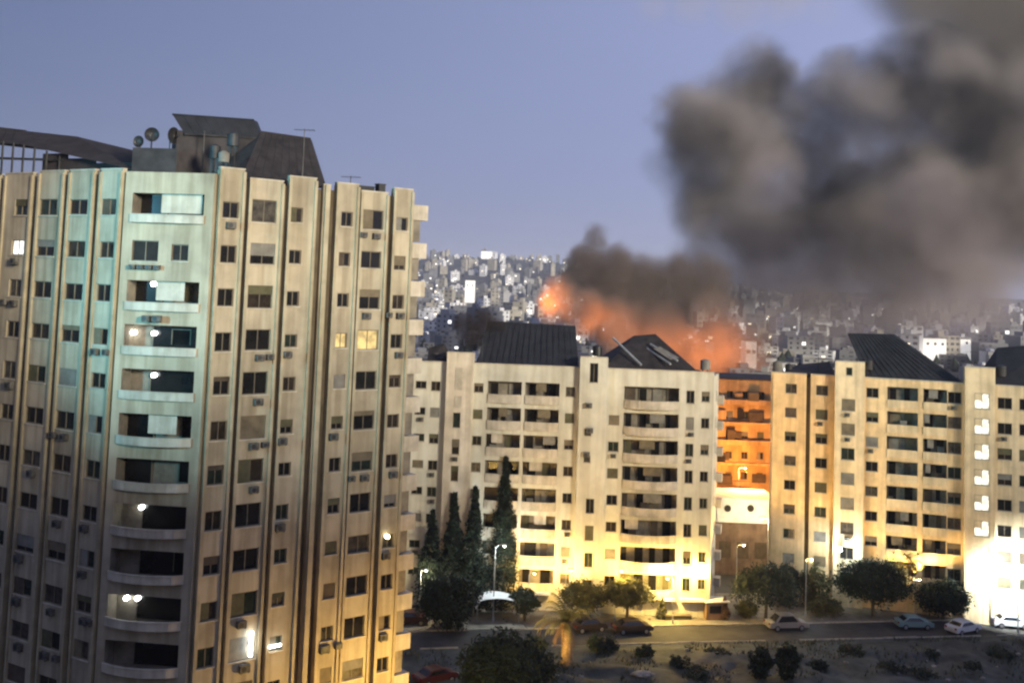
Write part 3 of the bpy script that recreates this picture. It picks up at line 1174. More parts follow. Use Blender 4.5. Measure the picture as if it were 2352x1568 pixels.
segment(blk, RF, us1, RF.len, 0, ZR, [(ur(2308), 1.6, 1.35, -0.2, None), (ur(2358), 1.6, 1.35, -0.2, None), (ur(2420), 1.6, 1.35, -0.2, None)], [], 0.0, M_RIGHTP, M_PARAPET, rr_, RZ)
mb = MB()
ring = [RF.p(0.1, 0, -0.5), RF.p(RF.len, 0, -0.5), RF.p(RF.len, 0, -12), RF.p(0.1, 0, -12)]
mb.prism([(p.x - o.x, p.y - o.y) for p in ring], 27.005, 27.3, M_ROOFP)
mb.build('roof_slab', blk)
roof_from(blk, [RF.p(ur(1990), 28.0, -0.6), RF.p(ur(2213), 28.0, -0.6), RF.p(ur(2213), 28.0, -12), RF.p(ur(1985), 28.0, -12)],
          [at(1948, 766, 141), at(2052, 768, 140), at(2055, 767, 143), at(1946, 765, 144)], M_ROOFB, 'roof')
roof_from(blk, [RF.p(ur(2286), 28.0, -0.6), RF.p(RF.len, 28.0, -0.6), RF.p(RF.len, 28.0, -12), RF.p(ur(2270), 28.0, -12)],
          [at(2290, 800, 138), at(2420, 790, 136), at(2420, 788, 140), at(2290, 798, 142)], M_ROOFB, 'roof')
roof_from(blk, [RF.p(ur(1800), 27.95, -0.6), RF.p(ur(1915), 27.95, -0.6), RF.p(ur(1915), 27.95, -8), RF.p(ur(1800), 27.95, -8)],
          [at(1835, 838, 144), at(1905, 832, 143), at(1905, 830, 146), at(1835, 836, 146)], M_ROOF, 'roof')
for (px, py, yy, dia, hh, lab, m_, zb) in (
        (1004, 822, 133.5, 1.2, 1.2, 'pale water tank at the left end of the cream block roof', M_SHUT[3], 27.7),
        (1012, 836, 132.4, 0.9, 0.9, 'small dark water tank at the left end of the cream block roof', M_METAL, 27.7),
        (1620, 838, 133.0, 1.2, 1.1, 'pale water tank at the right corner of the cream block roof', M_SHUT[3], 27.7),
        (1372, 806, 136.0, 1.2, 1.2, 'dark water tank between the two roofs of the cream block', M_METAL, 27.7),
        (1786, 842, 142.5, 1.2, 1.2, 'pale water tank at the left corner of the ochre block roof', M_SHUT[3], 27.3),
        (1812, 846, 142.0, 1.0, 1.0, 'dark water tank near the left corner of the ochre block roof', M_METAL, 27.3),
        (1995, 838, 137.8, 1.1, 1.1, 'dark water tank left of the hip roof on the ochre block', M_METAL, 27.3),
        (2300, 852, 134.0, 1.2, 1.2, 'dark water tank right of the stairwell on the ochre block roof', M_METAL, 27.3)):
    tank(px, py, yy, dia, hh, lab, m_, zb)
def antenna(px, py, yy, zb, label):
    c = at(px, py, yy)
    t = thing('antenna', label, 'antenna', (c.x, c.y, zb), 0, 'television antennas on roofs')
    h = c.z - zb
    mb = MB()
    mb.tube((0, 0, 0), (0, 0, h), 0.05, 0.035, M_METAL, 5)
    mb.build('mast', t)
    mb = MB()
    mb.tube((-0.8, 0, h - 0.1), (0.8, 0, h - 0.1), 0.03, 0.03, M_METAL, 4)
    for k in range(5):
        x = -0.7 + k * 0.35
        mb.tube((x, -0.3 - 0.05 * k, h - 0.1), (x, 0.3 + 0.05 * k, h - 0.1), 0.02, 0.02, M_METAL, 4)
    mb.build('elements', t)


for (px, py, yy, zb, lab) in (
        (700, 296, 83.5, 44.5, 'thin antenna before the right end of the tower roof'),
        (806, 404, 86.5, 44.5, 'thin antenna over the right part of the tower parapet'),
        (470, 300, 82.0, 44.5, 'thin antenna in front of the rooftop storey of the tower'),
        (1108, 790, 132.5, 27.7, 'thin antenna at the left end of the black roof of the cream block'),
        (1352, 782, 135.0, 27.7, 'thin antenna behind the second pilaster of the cream block'),
        (1880, 806, 140.0, 27.3, 'thin antenna left of the first pilaster of the ochre block'),
        (2232, 806, 137.0, 27.3, 'thin antenna behind the stairwell of the ochre block')):
    antenna(px, py, yy, zb, lab)
# wall lamp that whitens the lower pilaster
mb = MB()
lp = RF.p(ur(1935), 7.2, 1.9)
mb.tube((0, 0, -0.2), (0, 0, 0.2), 0.16, 0.16, M_LAMPW, 8)
mb.tube((0, 0.17, 0), (0, 1.1, 0), 0.04, 0.04, M_METAL, 6)
mb.build('wall_lamp', blk, lp - ov(blk), RF.rz)

# ================================================================== buildings in the gap
ro = random.Random(8)
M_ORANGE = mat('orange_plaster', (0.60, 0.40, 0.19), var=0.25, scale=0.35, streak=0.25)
oa, ob = at(1620, 900, 166), at(1795, 900, 166)
org = building('apartment_building', 'orange-lit apartment building seen in the gap between the two blocks', 'building', (oa.x + 6, 166, 0))
OF = Face(oa, ob)
OZ = [23.2 - 3.0 * k for k in range(8)]
hs = []
for k, z in enumerate(OZ):
    for c in range(5):
        u = 1.4 + c * 2.35
        hs.append((u - 0.5, u + 0.5, z - 1.3, z - 0.2, 0.25, None))
mb = MB()
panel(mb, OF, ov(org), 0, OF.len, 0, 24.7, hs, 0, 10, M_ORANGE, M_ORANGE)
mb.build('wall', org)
for k, z in enumerate(OZ):
    for c in range(5):
        sh, sm, half = rnd_shut(ro, 0.35)
        window(org, OF, 1.4 + c * 2.35, z - 0.75, 1.0, 1.1, 0, sh, sm or M_SHUT[0], None, half)
    for q in range(3):                            # boxed-in bays, awnings and washing on the balconies
        mb = MB()
        x0 = ro.uniform(0.2, OF.len - 2.6)
        ww = ro.uniform(0.8, 2.3)
        zz = ro.uniform(-0.4, 0.6)
        pr = ro.uniform(0.3, 1.1)
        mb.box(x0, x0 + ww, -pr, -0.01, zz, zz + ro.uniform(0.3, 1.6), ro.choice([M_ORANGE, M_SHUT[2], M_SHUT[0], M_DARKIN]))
        mb.build('enclosure', org, OF.p(0, z - 1.6, 0) - ov(org), OF.rz)
    mb = MB()
    bw = ro.choice([OF.len, OF.len * 0.6])
    mb.box(0.1, bw - 0.1, -0.9, -0.004, -0.12, 0.6 if k % 2 == 0 else 0.25, M_ORANGE)
    mb.build('balcony', org, OF.p(0, z - 2.0, 0) - ov(org), OF.rz)
mb = MB()
mb.box(-0.2, OF.len + 0.2, -0.3, 10, 24.703, 24.9, M_ROOFP)
mb.build('roof', org, OF.p(0, 0, 0) - ov(org), OF.rz)

wa, wb = at(1640, 1150, 150), at(1782, 1150, 150)
WF = Face(wa, wb)
wh = building('annexe', 'low annexe with a bright white upper band and two round vents', 'annexe', (WF.p(4, 0).x, WF.p(4, 0).y, 0))
M_BROWN = mat('brown_render', (0.22, 0.15, 0.11), var=0.3, scale=0.5, streak=0.2)
mb = MB()
mb.box(0, WF.len, 0, 7, 0, 7.0, M_BROWN)
mb.build('wall', wh, WF.p(0, 0) - ov(wh), WF.rz)
mb = MB()
mb.box(0.3, WF.len, -0.5, 7, 7.003, 10.2, M_WHITE)
mb.build('upper_wall', wh, WF.p(0, 0) - ov(wh), WF.rz)
for px in (1669, 1722):
    mb = MB()
    mb.tube((0, -0.56, 0), (0, -0.49, 0), 0.48, 0.48, M_DARKIN, 14)
    mb.tube((0, -0.60, 0), (0, -0.565, 0), 0.50, 0.42, M_SHUT[3], 14, cap=False)
    mb.build('vent', wh, WF.p(WF.u(px, 1165), WF.z(px, 1165), 0) - ov(wh), WF.rz)
for i in range(3):
    mb = MB()
    mb.box(-0.8, 0.8, -0.06, -0.004, 2.2, 4.4, M_SHUT[2])
    mb.box(-0.88, 0.88, -0.1, -0.004, 4.403, 4.5, M_BROWN)
    mb.build('roller_door', wh, WF.p(1.6 + 2.4 * i, 0, 0) - ov(wh), WF.rz)

# the viewpoint's own block, unseen, its length and height shaped to shade the foreground
home = building('apartment_building', 'long unseen apartment building behind the viewpoint, shaped to shade the street', 'building', (0, -14, 0))
mb = MB()
mb.box(-60, 215, -8, 9, 0, 49.1, M_TOWER)
mb.build('wall', home)
mb = MB()
mb.box(-60.3, 215.3, -8.3, 9.3, 49.103, 49.5, M_ROOFP)
mb.build('roof', home)

# ================================================================== trees
LEAFM = {}


def leaf_mat(name, col, col2):
    m = mat(name, col, rough=0.7, var=0.0, scale=0.9, bump=0, spec=0.2, col2=col2)
    return m


M_LF_DARK = leaf_mat('dark_foliage', (0.026, 0.042, 0.024), (0.009, 0.015, 0.010))
M_LF_CYP = leaf_mat('cypress_foliage', (0.022, 0.033, 0.019), (0.008, 0.012, 0.009))
M_LF_OLIVE = leaf_mat('olive_foliage', (0.115, 0.115, 0.045), (0.045, 0.045, 0.02))
M_LF_GREY = leaf_mat('grey_green_foliage', (0.052, 0.068, 0.044), (0.016, 0.024, 0.016))
M_LF_DRY = leaf_mat('dry_foliage', (0.12, 0.075, 0.035), (0.05, 0.03, 0.018))
M_BARK = mat('tree_bark', (0.10, 0.072, 0.045), var=0.35, scale=3, bump=0.5)
M_PBARK = mat('palm_bark', (0.24, 0.17, 0.09), var=0.4, scale=4, bump=0.6)


def leaves(n, shape, size, m, rr, clump=9, spread=0.5):
    """leaf quads gathered in clumps; shape() gives clump centres"""
    mb = MB()
    k = mb.mid(m)
    done = 0
    while done < n:
        sh_ = shape()
        c = Vector(sh_[:3])
        sp_ = spread * (sh_[3] if len(sh_) > 3 else 1.0)
        q = rr.randint(clump // 2, clump + clump // 2)
        for _ in range(q):
            p = c + Vector((rr.gauss(0, sp_), rr.gauss(0, sp_), rr.gauss(0, sp_ * 0.9)))
            a = Vector((rr.uniform(-1, 1), rr.uniform(-1, 1), rr.uniform(-1, 1))).normalized()
            b = a.orthogonal().normalized()
            if rr.random() < 0.5:
                b = a.cross(b)
            s = size * rr.uniform(0.6, 1.4)
            i = len(mb.v)
            mb.v += [tuple(p - a * s), tuple(p + b * s * 0.42), tuple(p + a * s), tuple(p - b * s * 0.42)]
            mb.f.append((i, i + 1, i + 2, i + 3))
            mb.mi.append(k)
            done += 1
    return mb


def limbs(mb, base, top, r, rr, n, spreadr, m, z0=0.45):
    base, top = Vector(base), Vector(top)
    mid_ = base.lerp(top, 0.5) + Vector((rr.uniform(-.15, .15), rr.uniform(-.15, .15), 0)) * (top - base).length * 0.3
    mb.tube(base, mid_, r, r * 0.75, m, 8)
    mb.tube(mid_, top, r * 0.75, r * 0.35, m, 8)
    for i in range(n):
        t = rr.uniform(z0, 0.95)
        p = base.lerp(mid_, t * 2) if t < 0.5 else mid_.lerp(top, t * 2 - 1)
        a = rr.uniform(0, 2 * PI)
        q = p + Vector((math.cos(a) * spreadr, math.sin(a) * spreadr, spreadr * rr.uniform(0.3, 0.9))) * rr.uniform(0.6, 1)
        mb.tube(p, q, r * 0.3, r * 0.1, m, 5)


def tree(name, label, cat, base, h, rx, rz0, m, kind, n, size=0.22, seed=1, group=None, trunk_r=0.18, ry=None, bark=None):
    """rz0: height where the crown begins"""
    rr = random.Random(seed)
    t = thing(name, label, cat, base, 0, group)
    ry = ry or rx
    if kind == 'cypress':
        lean = [(rr.uniform(-.15, .15), rr.uniform(-.15, .15)) for _ in range(4)]

        def shape():
            f = rr.random() ** 0.8
            z = rz0 + (h - rz0) * f
            r = rx * (0.55 + 0.45 * min(1, f * 4)) * (1 - f) ** 1.0 * 1.25
            r *= 0.86 + 0.30 * noise.noise(Vector((f * 9, seed, 0)))
            a = rr.uniform(0, 2 * PI)
            q = r * rr.random() ** 0.35
            return (math.cos(a) * q, math.sin(a) * q, z, 0.25 + 0.9 * (1 - f))
        mb = leaves(n, shape, size, m, rr, 12, rx * 0.16)
    elif kind == 'round':
        cz = (rz0 + h) / 2
        hz = (h - rz0) / 2

        def shape():
            while True:
                v = Vector((rr.uniform(-1, 1), rr.uniform(-1, 1), rr.uniform(-1, 1)))
                l = v.length
                if l > 1 or l < 0.35:
                    continue
                nn = noise.noise(v.normalized() * 1.9 + Vector((seed * 3.1, 0, 0)))
                if l > 0.86 + 0.30 * nn:
                    continue
                return (v.x * rx, v.y * ry, cz + v.z * hz)
        mb = leaves(n, shape, size, m, rr, 14, rx * 0.09)
    elif kind == 'umbrella':
        def shape():
            while True:
                v = Vector((rr.uniform(-1, 1), rr.uniform(-1, 1), rr.uniform(0, 1)))
                if v.length > 1 or v.length < 0.5:
                    continue
                if noise.noise(v * 2.6 + Vector((seed, 2, 0))) < -0.22:
                    continue
                return (v.x * rx, v.y * ry, rz0 + v.z * (h - rz0))
        mb = leaves(n, shape, size, m, rr, 12, rx * 0.07)
    mb.build('crown', t)
    tk = MB()
    bark = bark or M_BARK
    if kind == 'cypress':
        limbs(tk, (0, 0, 0), (0, 0, h * 0.8), trunk_r, rr, 6, rx * 0.5, bark)
    elif kind == 'umbrella':
        limbs(tk, (0, 0, 0), (rr.uniform(-.3, .3), 0, rz0 + (h - rz0) * 0.5), trunk_r, rr, 11, rx * 0.75, bark, 0.55)
    else:
        limbs(tk, (0, 0, 0), (rr.uniform(-.3, .3), 0, rz0 + (h - rz0) * 0.6), trunk_r, rr, 8, rx * 0.6, bark)
    tk.build('trunk', t)
    return t


def tpos(px, py):
    p = gp(px, py, 0.0)
    return p


PVZ = Vector((0, 0, 0.0))
tree('cypress_tree', 'tall slender dark cypress rising in front of the cream block', 'tree', gp(1150, 1402), 17.6, 2.15, 0.2, M_LF_CYP, 'cypress', 14000, 0.17, 4)
tree('conifer_tree', 'dark conifer beside the tower, leftmost of the spires', 'tree', gp(985, 1404), 11.5, 2.0, 0.3, M_LF_CYP, 'cypress', 6500, 0.2, 5, 'conifers between the tower and the cypress')
tree('conifer_tree', 'dark conifer spire, second from the tower', 'tree', gp(1035, 1402), 13.4, 2.0, 0.3, M_LF_CYP, 'cypress', 7500, 0.2, 6, 'conifers between the tower and the cypress')
tree('conifer_tree', 'dark conifer spire just left of the tall cypress', 'tree', gp(1082, 1404), 14.2, 2.0, 0.3, M_LF_CYP, 'cypress', 7500, 0.2, 7, 'conifers between the tower and the cypress')
tree('shrub', 'grey-green shrub under the conifers behind the lamp post', 'shrub', gp(1060, 1412), 4.6, 3.2, 0.1, M_LF_GREY, 'round', 3000, 0.2, 8)
tree('round_tree', 'dense dark round tree beside the tower, left of the white canopy', 'tree', gp(1030, 1446), 6.3, 3.45, 0.2, M_LF_DARK, 'round', 10000, 0.17, 9)
tree('small_tree', 'small dark tree just right of the white canopy', 'tree', gp(1205, 1428), 3.9, 1.7, 0.9, M_LF_DARK, 'round', 2500, 0.16, 10)
tree('broad_tree', 'broad olive tree crown in front of the cream block, left one', 'tree', gp(1335, 1432), 4.6, 3.1, 1.6, M_LF_OLIVE, 'round', 5000, 0.17, 11, 'broad trees along the pavement', 0.2, 2.0)
tree('broad_tree', 'broad dark tree crown beside the floodlit shop fronts', 'tree', gp(1440, 1430), 4.8, 3.3, 1.9, M_LF_OLIVE, 'round', 5500, 0.17, 12, 'broad trees along the pavement', 0.2, 2.0)
tree('umbrella_tree', 'umbrella-shaped tree with open branches above the pale van', 'tree', gp(1758, 1428), 6.6, 3.9, 2.6, M_LF_GREY, 'umbrella', 5200, 0.18, 13, None, 0.22)
tree('broad_tree', 'large dark green tree before the ochre block', 'tree', gp(2005, 1418), 6.9, 4.9, 1.5, M_LF_DARK, 'round', 9500, 0.19, 14, 'broad trees along the pavement', 0.24, 3.0)
tree('broad_tree', 'dark domed tree beside the white floodlight on the right', 'tree', gp(2166, 1424), 4.8, 3.5, 0.9, M_LF_DARK, 'round', 6500, 0.18, 15, 'broad trees along the pavement', 0.2, 2.6)
tree('thin_tree', 'thin young tree with forked branches in front of the loggias', 'tree', gp(2085, 1404), 7.9, 2.0, 5.2, M_LF_OLIVE, 'umbrella', 700, 0.16, 16, None, 0.10)
tree('conical_shrub', 'small conical shrub in the yellow floodlight', 'shrub', gp(1521, 1423), 2.5, 0.75, 0.05, M_LF_OLIVE, 'cypress', 1200, 0.12, 17)
tree('conical_shrub', 'brown conical shrub on the kerb before the gap', 'shrub', gp(1664, 1424), 2.7, 0.85, 0.05, M_LF_DRY, 'cypress', 1200, 0.12, 18)
tree('foreground_tree', 'big black-looking round tree at the bottom edge', 'tree', gp(1158, 1640), 7.0, 4.8, 0.4, M_LF_DARK, 'round', 14000, 0.2, 19, None, 0.3)
tree('bush', 'dark upright bush in the field at the bottom, left of a pair', 'bush', gp(1745, 1560), 3.3, 1.2, 0.05, M_LF_DARK, 'round', 2200, 0.16, 20, 'dark bushes standing in the field')
tree('bush', 'dark upright bush in the field at the bottom, right of a pair', 'bush', gp(1808, 1568), 4.0, 1.25, 0.05, M_LF_DARK, 'round', 2600, 0.16, 21, 'dark bushes standing in the field')
tree('hedge_bush', 'dull bush at the foot of the ochre block near the gap', 'bush', gp(1800, 1392), 5.4, 2.2, 0.1, M_LF_GREY, 'round', 2800, 0.2, 22)
tree('hedge_bush', 'dull bush under the first pilaster of the ochre block', 'bush', gp(1868, 1396), 5.2, 2.2, 0.1, M_LF_OLIVE, 'round', 2600, 0.2, 23)
tree('low_shrub', 'low green shrub lit from behind near the van', 'bush', gp(1715, 1418), 2.0, 1.6, 0.05, M_LF_OLIVE, 'round', 1600, 0.15, 24)
tree('low_shrub', 'low green shrub between the van and the large dark tree', 'bush', gp(1895, 1416), 2.3, 2.2, 0.05, M_LF_OLIVE, 'round', 2000, 0.16, 25)
tree('low_shrub', 'low shrub at the field edge left of the palm', 'bush', gp(1228, 1500), 1.8, 1.5, 0.05, M_LF_GREY, 'round', 1300, 0.15, 26)
tree('low_shrub', 'dark shrub in the field behind the palm', 'bush', gp(1385, 1500), 1.9, 2.0, 0.02, M_LF_DARK, 'round', 1600, 0.15, 27)


rsb = random.Random(61)
for k, (px, py) in enumerate(((1560, 1535), (1655, 1512), (1880, 1540), (1950, 1506), (2050, 1548), (2140, 1512), (2235, 1542), (2300, 1512), (1480, 1512), (1600, 1560), (2120, 1562))):
    tree('scrub_bush', 'low scrub bush growing on the dark waste ground', 'bush', gp(px, py), rsb.uniform(0.8, 1.5), rsb.uniform(0.8, 1.8), 0.02, rsb.choice([M_LF_GREY, M_LF_DARK, M_LF_GREY]), 'round', 800, 0.14, 200 + k, 'scrub bushes on the dark field')


def palm(px, py, h, seed):
    rr = random.Random(seed)
    t = thing('palm_tree', 'stout old palm with a tan trunk and drooping dry fronds by the road', 'palm tree', gp(px, py))
    mb = MB()
    pts = [(0, 0, 0, 0.72), (0.06, 0, h * 0.25, 0.60), (0.05, 0, h * 0.5, 0.54), (-0.05, 0, h * 0.75, 0.52), (-0.15, 0, h, 0.60)]
    for a, b in zip(pts, pts[1:]):
        n = 5
        for i in range(n):
            f0, f1 = i / n, (i + 1) / n
            pa = Vector(a[:3]).lerp(Vector(b[:3]), f0)
            pb = Vector(a[:3]).lerp(Vector(b[:3]), f1)
            mb.tube(pa, pb, (a[3] + (b[3] - a[3]) * f0) * 1.08, (a[3] + (b[3] - a[3]) * f1) * 0.94, M_PBARK, 10)
    mb.build('trunk', t)
    for k in range(34):
        mb = MB()
        az = k * 2.4 + rr.uniform(-.2, .2)
        el = rr.uniform(-0.5, 1.2)
        L = rr.uniform(2.6, 4.0)
        d = Vector((math.cos(az), math.sin(az), 0))
        side_ = Vector((-d.y, d.x, 0))
        p = Vector((-0.15, 0, h))
        prev = p
        m = M_LF_DRY if el < 0.0 else M_LF_OLIVE
        for i in range(8):
            f = (i + 1) / 8
            e = el - 1.5 * f * f
            q = prev + (d * math.cos(e) + Vector((0, 0, math.sin(e)))) * (L / 8)
            mb.tube(prev, q, 0.035, 0.03, m, 4, cap=False)
            ll = 0.62 * math.sin(PI * min(1, 0.12 + f * 0.9))
            for sgn in (-1, 1):
                for j in range(2):
                    b0_ = prev.lerp(q, j / 2)
                    tip = b0_ + side_ * sgn * ll + (q - prev).normalized() * 0.25 + Vector((0, 0, -0.22))
                    mb.face([b0_, b0_ + (q - prev) * 0.35, tip], m)
            prev = q
        mb.build('frond', t)
    return t


palm(1300, 1542, 4.9, 2)

# ================================================================== street lamps
def lamp_post(px, py, h, arm, label, light, power, col, group='street lamps', cool=True, rz=0.0, base=None, lit=True, aim=None, cone=None):
    b = base if base is not None else gp(px, py, 0.0)
    t = thing('street_lamp', label, 'street lamp', b, rz, group)
    mb = MB()
    mb.tube((0, 0, 0), (0, 0, 0.6), 0.13, 0.12, M_POLE, 10)
    mb.tube((0, 0, 0.602), (0, 0, h), 0.075, 0.05, M_POLE, 10)
    mb.build('pole', t)
    mb = MB()
    prev = Vector((0, 0, h - 0.05))
    for i in range(1, 6):
        f = i / 5
        q = Vector((arm * f, 0, h - 0.05 + 0.35 * math.sin(f * PI / 2)))
        mb.tube(prev, q, 0.04, 0.035, M_POLE, 7)
        prev = q
    mb.build('arm', t)
    mb = MB()
    s = 1 if arm >= 0 else -1
    mb.hexa([(arm - 0.05 * s, -0.13, h + 0.20), (arm + 0.6 * s, -0.16, h + 0.20), (arm + 0.6 * s, 0.16, h + 0.20), (arm - 0.05 * s, 0.13, h + 0.20),
             (arm, -0.07, h + 0.36), (arm + 0.5 * s, -0.09, h + 0.34), (arm + 0.5 * s, 0.09, h + 0.34), (arm, 0.07, h + 0.36)], M_POLE)
    hd = mb.build('lamp_head', t)
    mb = MB()
    mm = (M_LAMPW if cool else M_LAMPY) if lit else M_GLASS
    mb.tube((arm + 0.3 * s, 0, h + 0.195), (arm + 0.3 * s, 0, h + 0.06), 0.14, 0.09, mm, 10)
    mb.build('lens', hd)
    if lit:
        ld = bpy.data.lights.new('lamp_light', 'SPOT' if aim else 'POINT')
        ld.energy = power
        ld.color = col
        ld.shadow_soft_size = 0.18
        lo_ = bpy.data.objects.new('lamp_light', ld)
        COL.objects.link(lo_)
        lo_.parent = t
        lo_.location = (arm + 0.3 * s, 0, h - 0.12)
        if aim:                                  # a floodlight head turned to the wall behind it
            ld.spot_size = R(158)
            ld.spot_blend = 0.45
            if cone:
                ld.spot_size = R(cone)
                ld.spot_blend = 1.0
            src = Vector(b) + Vector(lo_.location)
            lo_.rotation_euler = (src - at(aim[0], aim[1], 131)).to_track_quat('Z', 'Y').to_euler()
    return t


YEL = (1.0, 0.67, 0.22)
AMB = (1.0, 0.52, 0.14)
COOL = (0.82, 0.95, 1.0)
WARM = (1.0, 0.86, 0.58)
lamp_post(1132, 1428, 8.3, 0.7, 'slim grey lamp post with a short arm rising over the white canopy', True, 1500, COOL)
lamp_post(962, 1420, 5.2, 0.3, 'small bright lamp post at the right edge of the tower', True, 900, WARM)
SOD = (1.0, 0.62, 0.15)
lamp_post(1297, 1424, 5.5, 0.25, 'yellow lamp post close to the cream block, glowing round on its wall', True, 2000, SOD, cool=False, aim=(1297, 1280))
lamp_post(1545, 1434, 5.0, -0.4, 'yellow lamp post before the shop fronts, in the brightest white glare', True, 4800, (1.0, 0.68, 0.20), cool=False)
lamp_post(1412, 1428, 5.6, 0.3, 'yellow lamp post added among the broad olive trees', True, 1700, SOD, cool=False)  # added post that spreads yellow light over the cream block
lamp_post(1622, 1424, 5.8, -0.3, 'added yellow lamp post beside the kiosk at the corner of the cream block', True, 1900, SOD, cool=False)  # extra post put in to widen the yellow light on the wall
lamp_post(1212, 1422, 5.0, 0.3, 'added yellow lamp post behind the small dark tree right of the canopy', True, 1900, SOD, cool=False, aim=(1212, 1270))  # added behind the tree crown to warm the lower floors
lamp_post(1690, 1412, 8.0, 0.5, 'added yellow lamp post in front of the gap between the blocks', True, 6000, SOD, cool=False, aim=(1710, 1230))  # additional post put in to brighten the annexe and nearby walls
lamp_post(1850, 1416, 6.5, 0.3, 'added yellow lamp post behind the bushes at the left end of the ochre block', True, 4500, SOD, cool=False, aim=(1865, 1180))  # extra post added to warm the left end of the ochre block
lamp_post(2038, 1404, 6.9, 0.4, 'thin unlit lamp post behind the large dark tree', True, 0, YEL, lit=False)
lamp_post(2102, 1420, 4.4, 0.2, 'short lamp post with a white lamp between the two dark trees', True, 13000, (1.0, 0.64, 0.20), aim=(2110, 1200))
lamp_post(2286, 1440, 6.0, 0.5, 'tall white floodlight post at the stairwell of the ochre block', True, 5500, (0.95, 1.0, 0.98), aim=(2275, 1290))
lamp_post(2338, 1458, 6.5, -0.5, 'white lamp post by the kerb, furthest right', True, 9000, (0.93, 1.0, 1.0), aim=(2330, 1330))
lamp_post(0, 0, 6.0, -0.4, 'sodium lamp post below the right-hand foot of the tower', True, 9000, SOD, cool=False, base=Vector((-3.2, 80.5, 0)))
lamp_post(0, 0, 8.8, -0.6, 'unseen pale lamp added before the annexe, behind the corner of the ochre block', True, 3200, (1.0, 0.82, 0.48), base=Vector((34.7, 143.6, 0)))  # added out of sight to brighten the annexe's white band
lamp_post(0, 0, 4.4, 0.15, 'hidden low sodium floodlight post added behind the big tree at the bottom edge', True, 50000, (1.0, 0.62, 0.19), cool=False, base=Vector((-0.6, 103.5, 0)), aim=(1470, 1180), cone=75)  # added, hidden by the tree, to throw yellow light on the cream block
lamp_post(0, 0, 2.0, 0.1, 'hidden low sodium floodlight post added behind the pair of dark bushes', True, 42000, (1.0, 0.60, 0.22), cool=False, base=Vector((28.0, 111.0, 0)), aim=(2080, 1090), cone=85)  # added behind the bushes to throw warm light up the ochre block
# the orange lamp that stands in the yard behind the blocks
lamp_post(0, 0, 13.0, 0.6, 'tall sodium mast in the yard before the orange building', True, 11000, (1.0, 0.40, 0.08), cool=False, base=Vector((33.5, 156.5, 0)))
ld = bpy.data.lights.new('wall_lamp_light', 'POINT')
ld.energy = 1500
ld.color = (0.85, 0.97, 1.0)
ld.shadow_soft_size = 0.15
lo_ = bpy.data.objects.new('wall_lamp_light', ld)
COL.objects.link(lo_)
lo_.location = lp + RF.n * 0.3


def flood(name, loc, target, power, col, size, blend):
    ld = bpy.data.lights.new(name, 'SPOT')
    ld.energy = power
    ld.color = col
    ld.spot_size = R(size)
    ld.spot_blend = blend
    ld.shadow_soft_size = 0.3
    o_ = bpy.data.objects.new(name, ld)
    COL.objects.link(o_)
    o_.location = loc
    o_.rotation_euler = (Vector(loc) - Vector(target)).to_track_quat('Z', 'Y').to_euler()


# the cool beam that falls on the tower's corner, from a floodlight out of frame on the left
flood('floodlight_beam', (-72, 24, 43), at(425, 610, 77.5), 270000, (0.22, 0.74, 1.0), 27, 1.0)


# ================================================================== cars and street things
M_TYRE = mat('tyre_rubber', (0.02, 0.02, 0.02), var=0.1, bump=0)
M_RIM = mat('wheel_rim', (0.35, 0.35, 0.36), rough=0.4, metal=0.7, var=0.1, bump=0)
M_CGLASS = mat('car_glass', (0.01, 0.012, 0.014), rough=0.06, var=0.0, bump=0, spec=0.5)
M_HEAD = mat('headlight_glass', (0.6, 0.6, 0.58), rough=0.15, var=0.05, bump=0, spec=0.6)
M_TAIL = mat('tail_light', (0.25, 0.01, 0.01), rough=0.2, var=0.05, bump=0, spec=0.6)


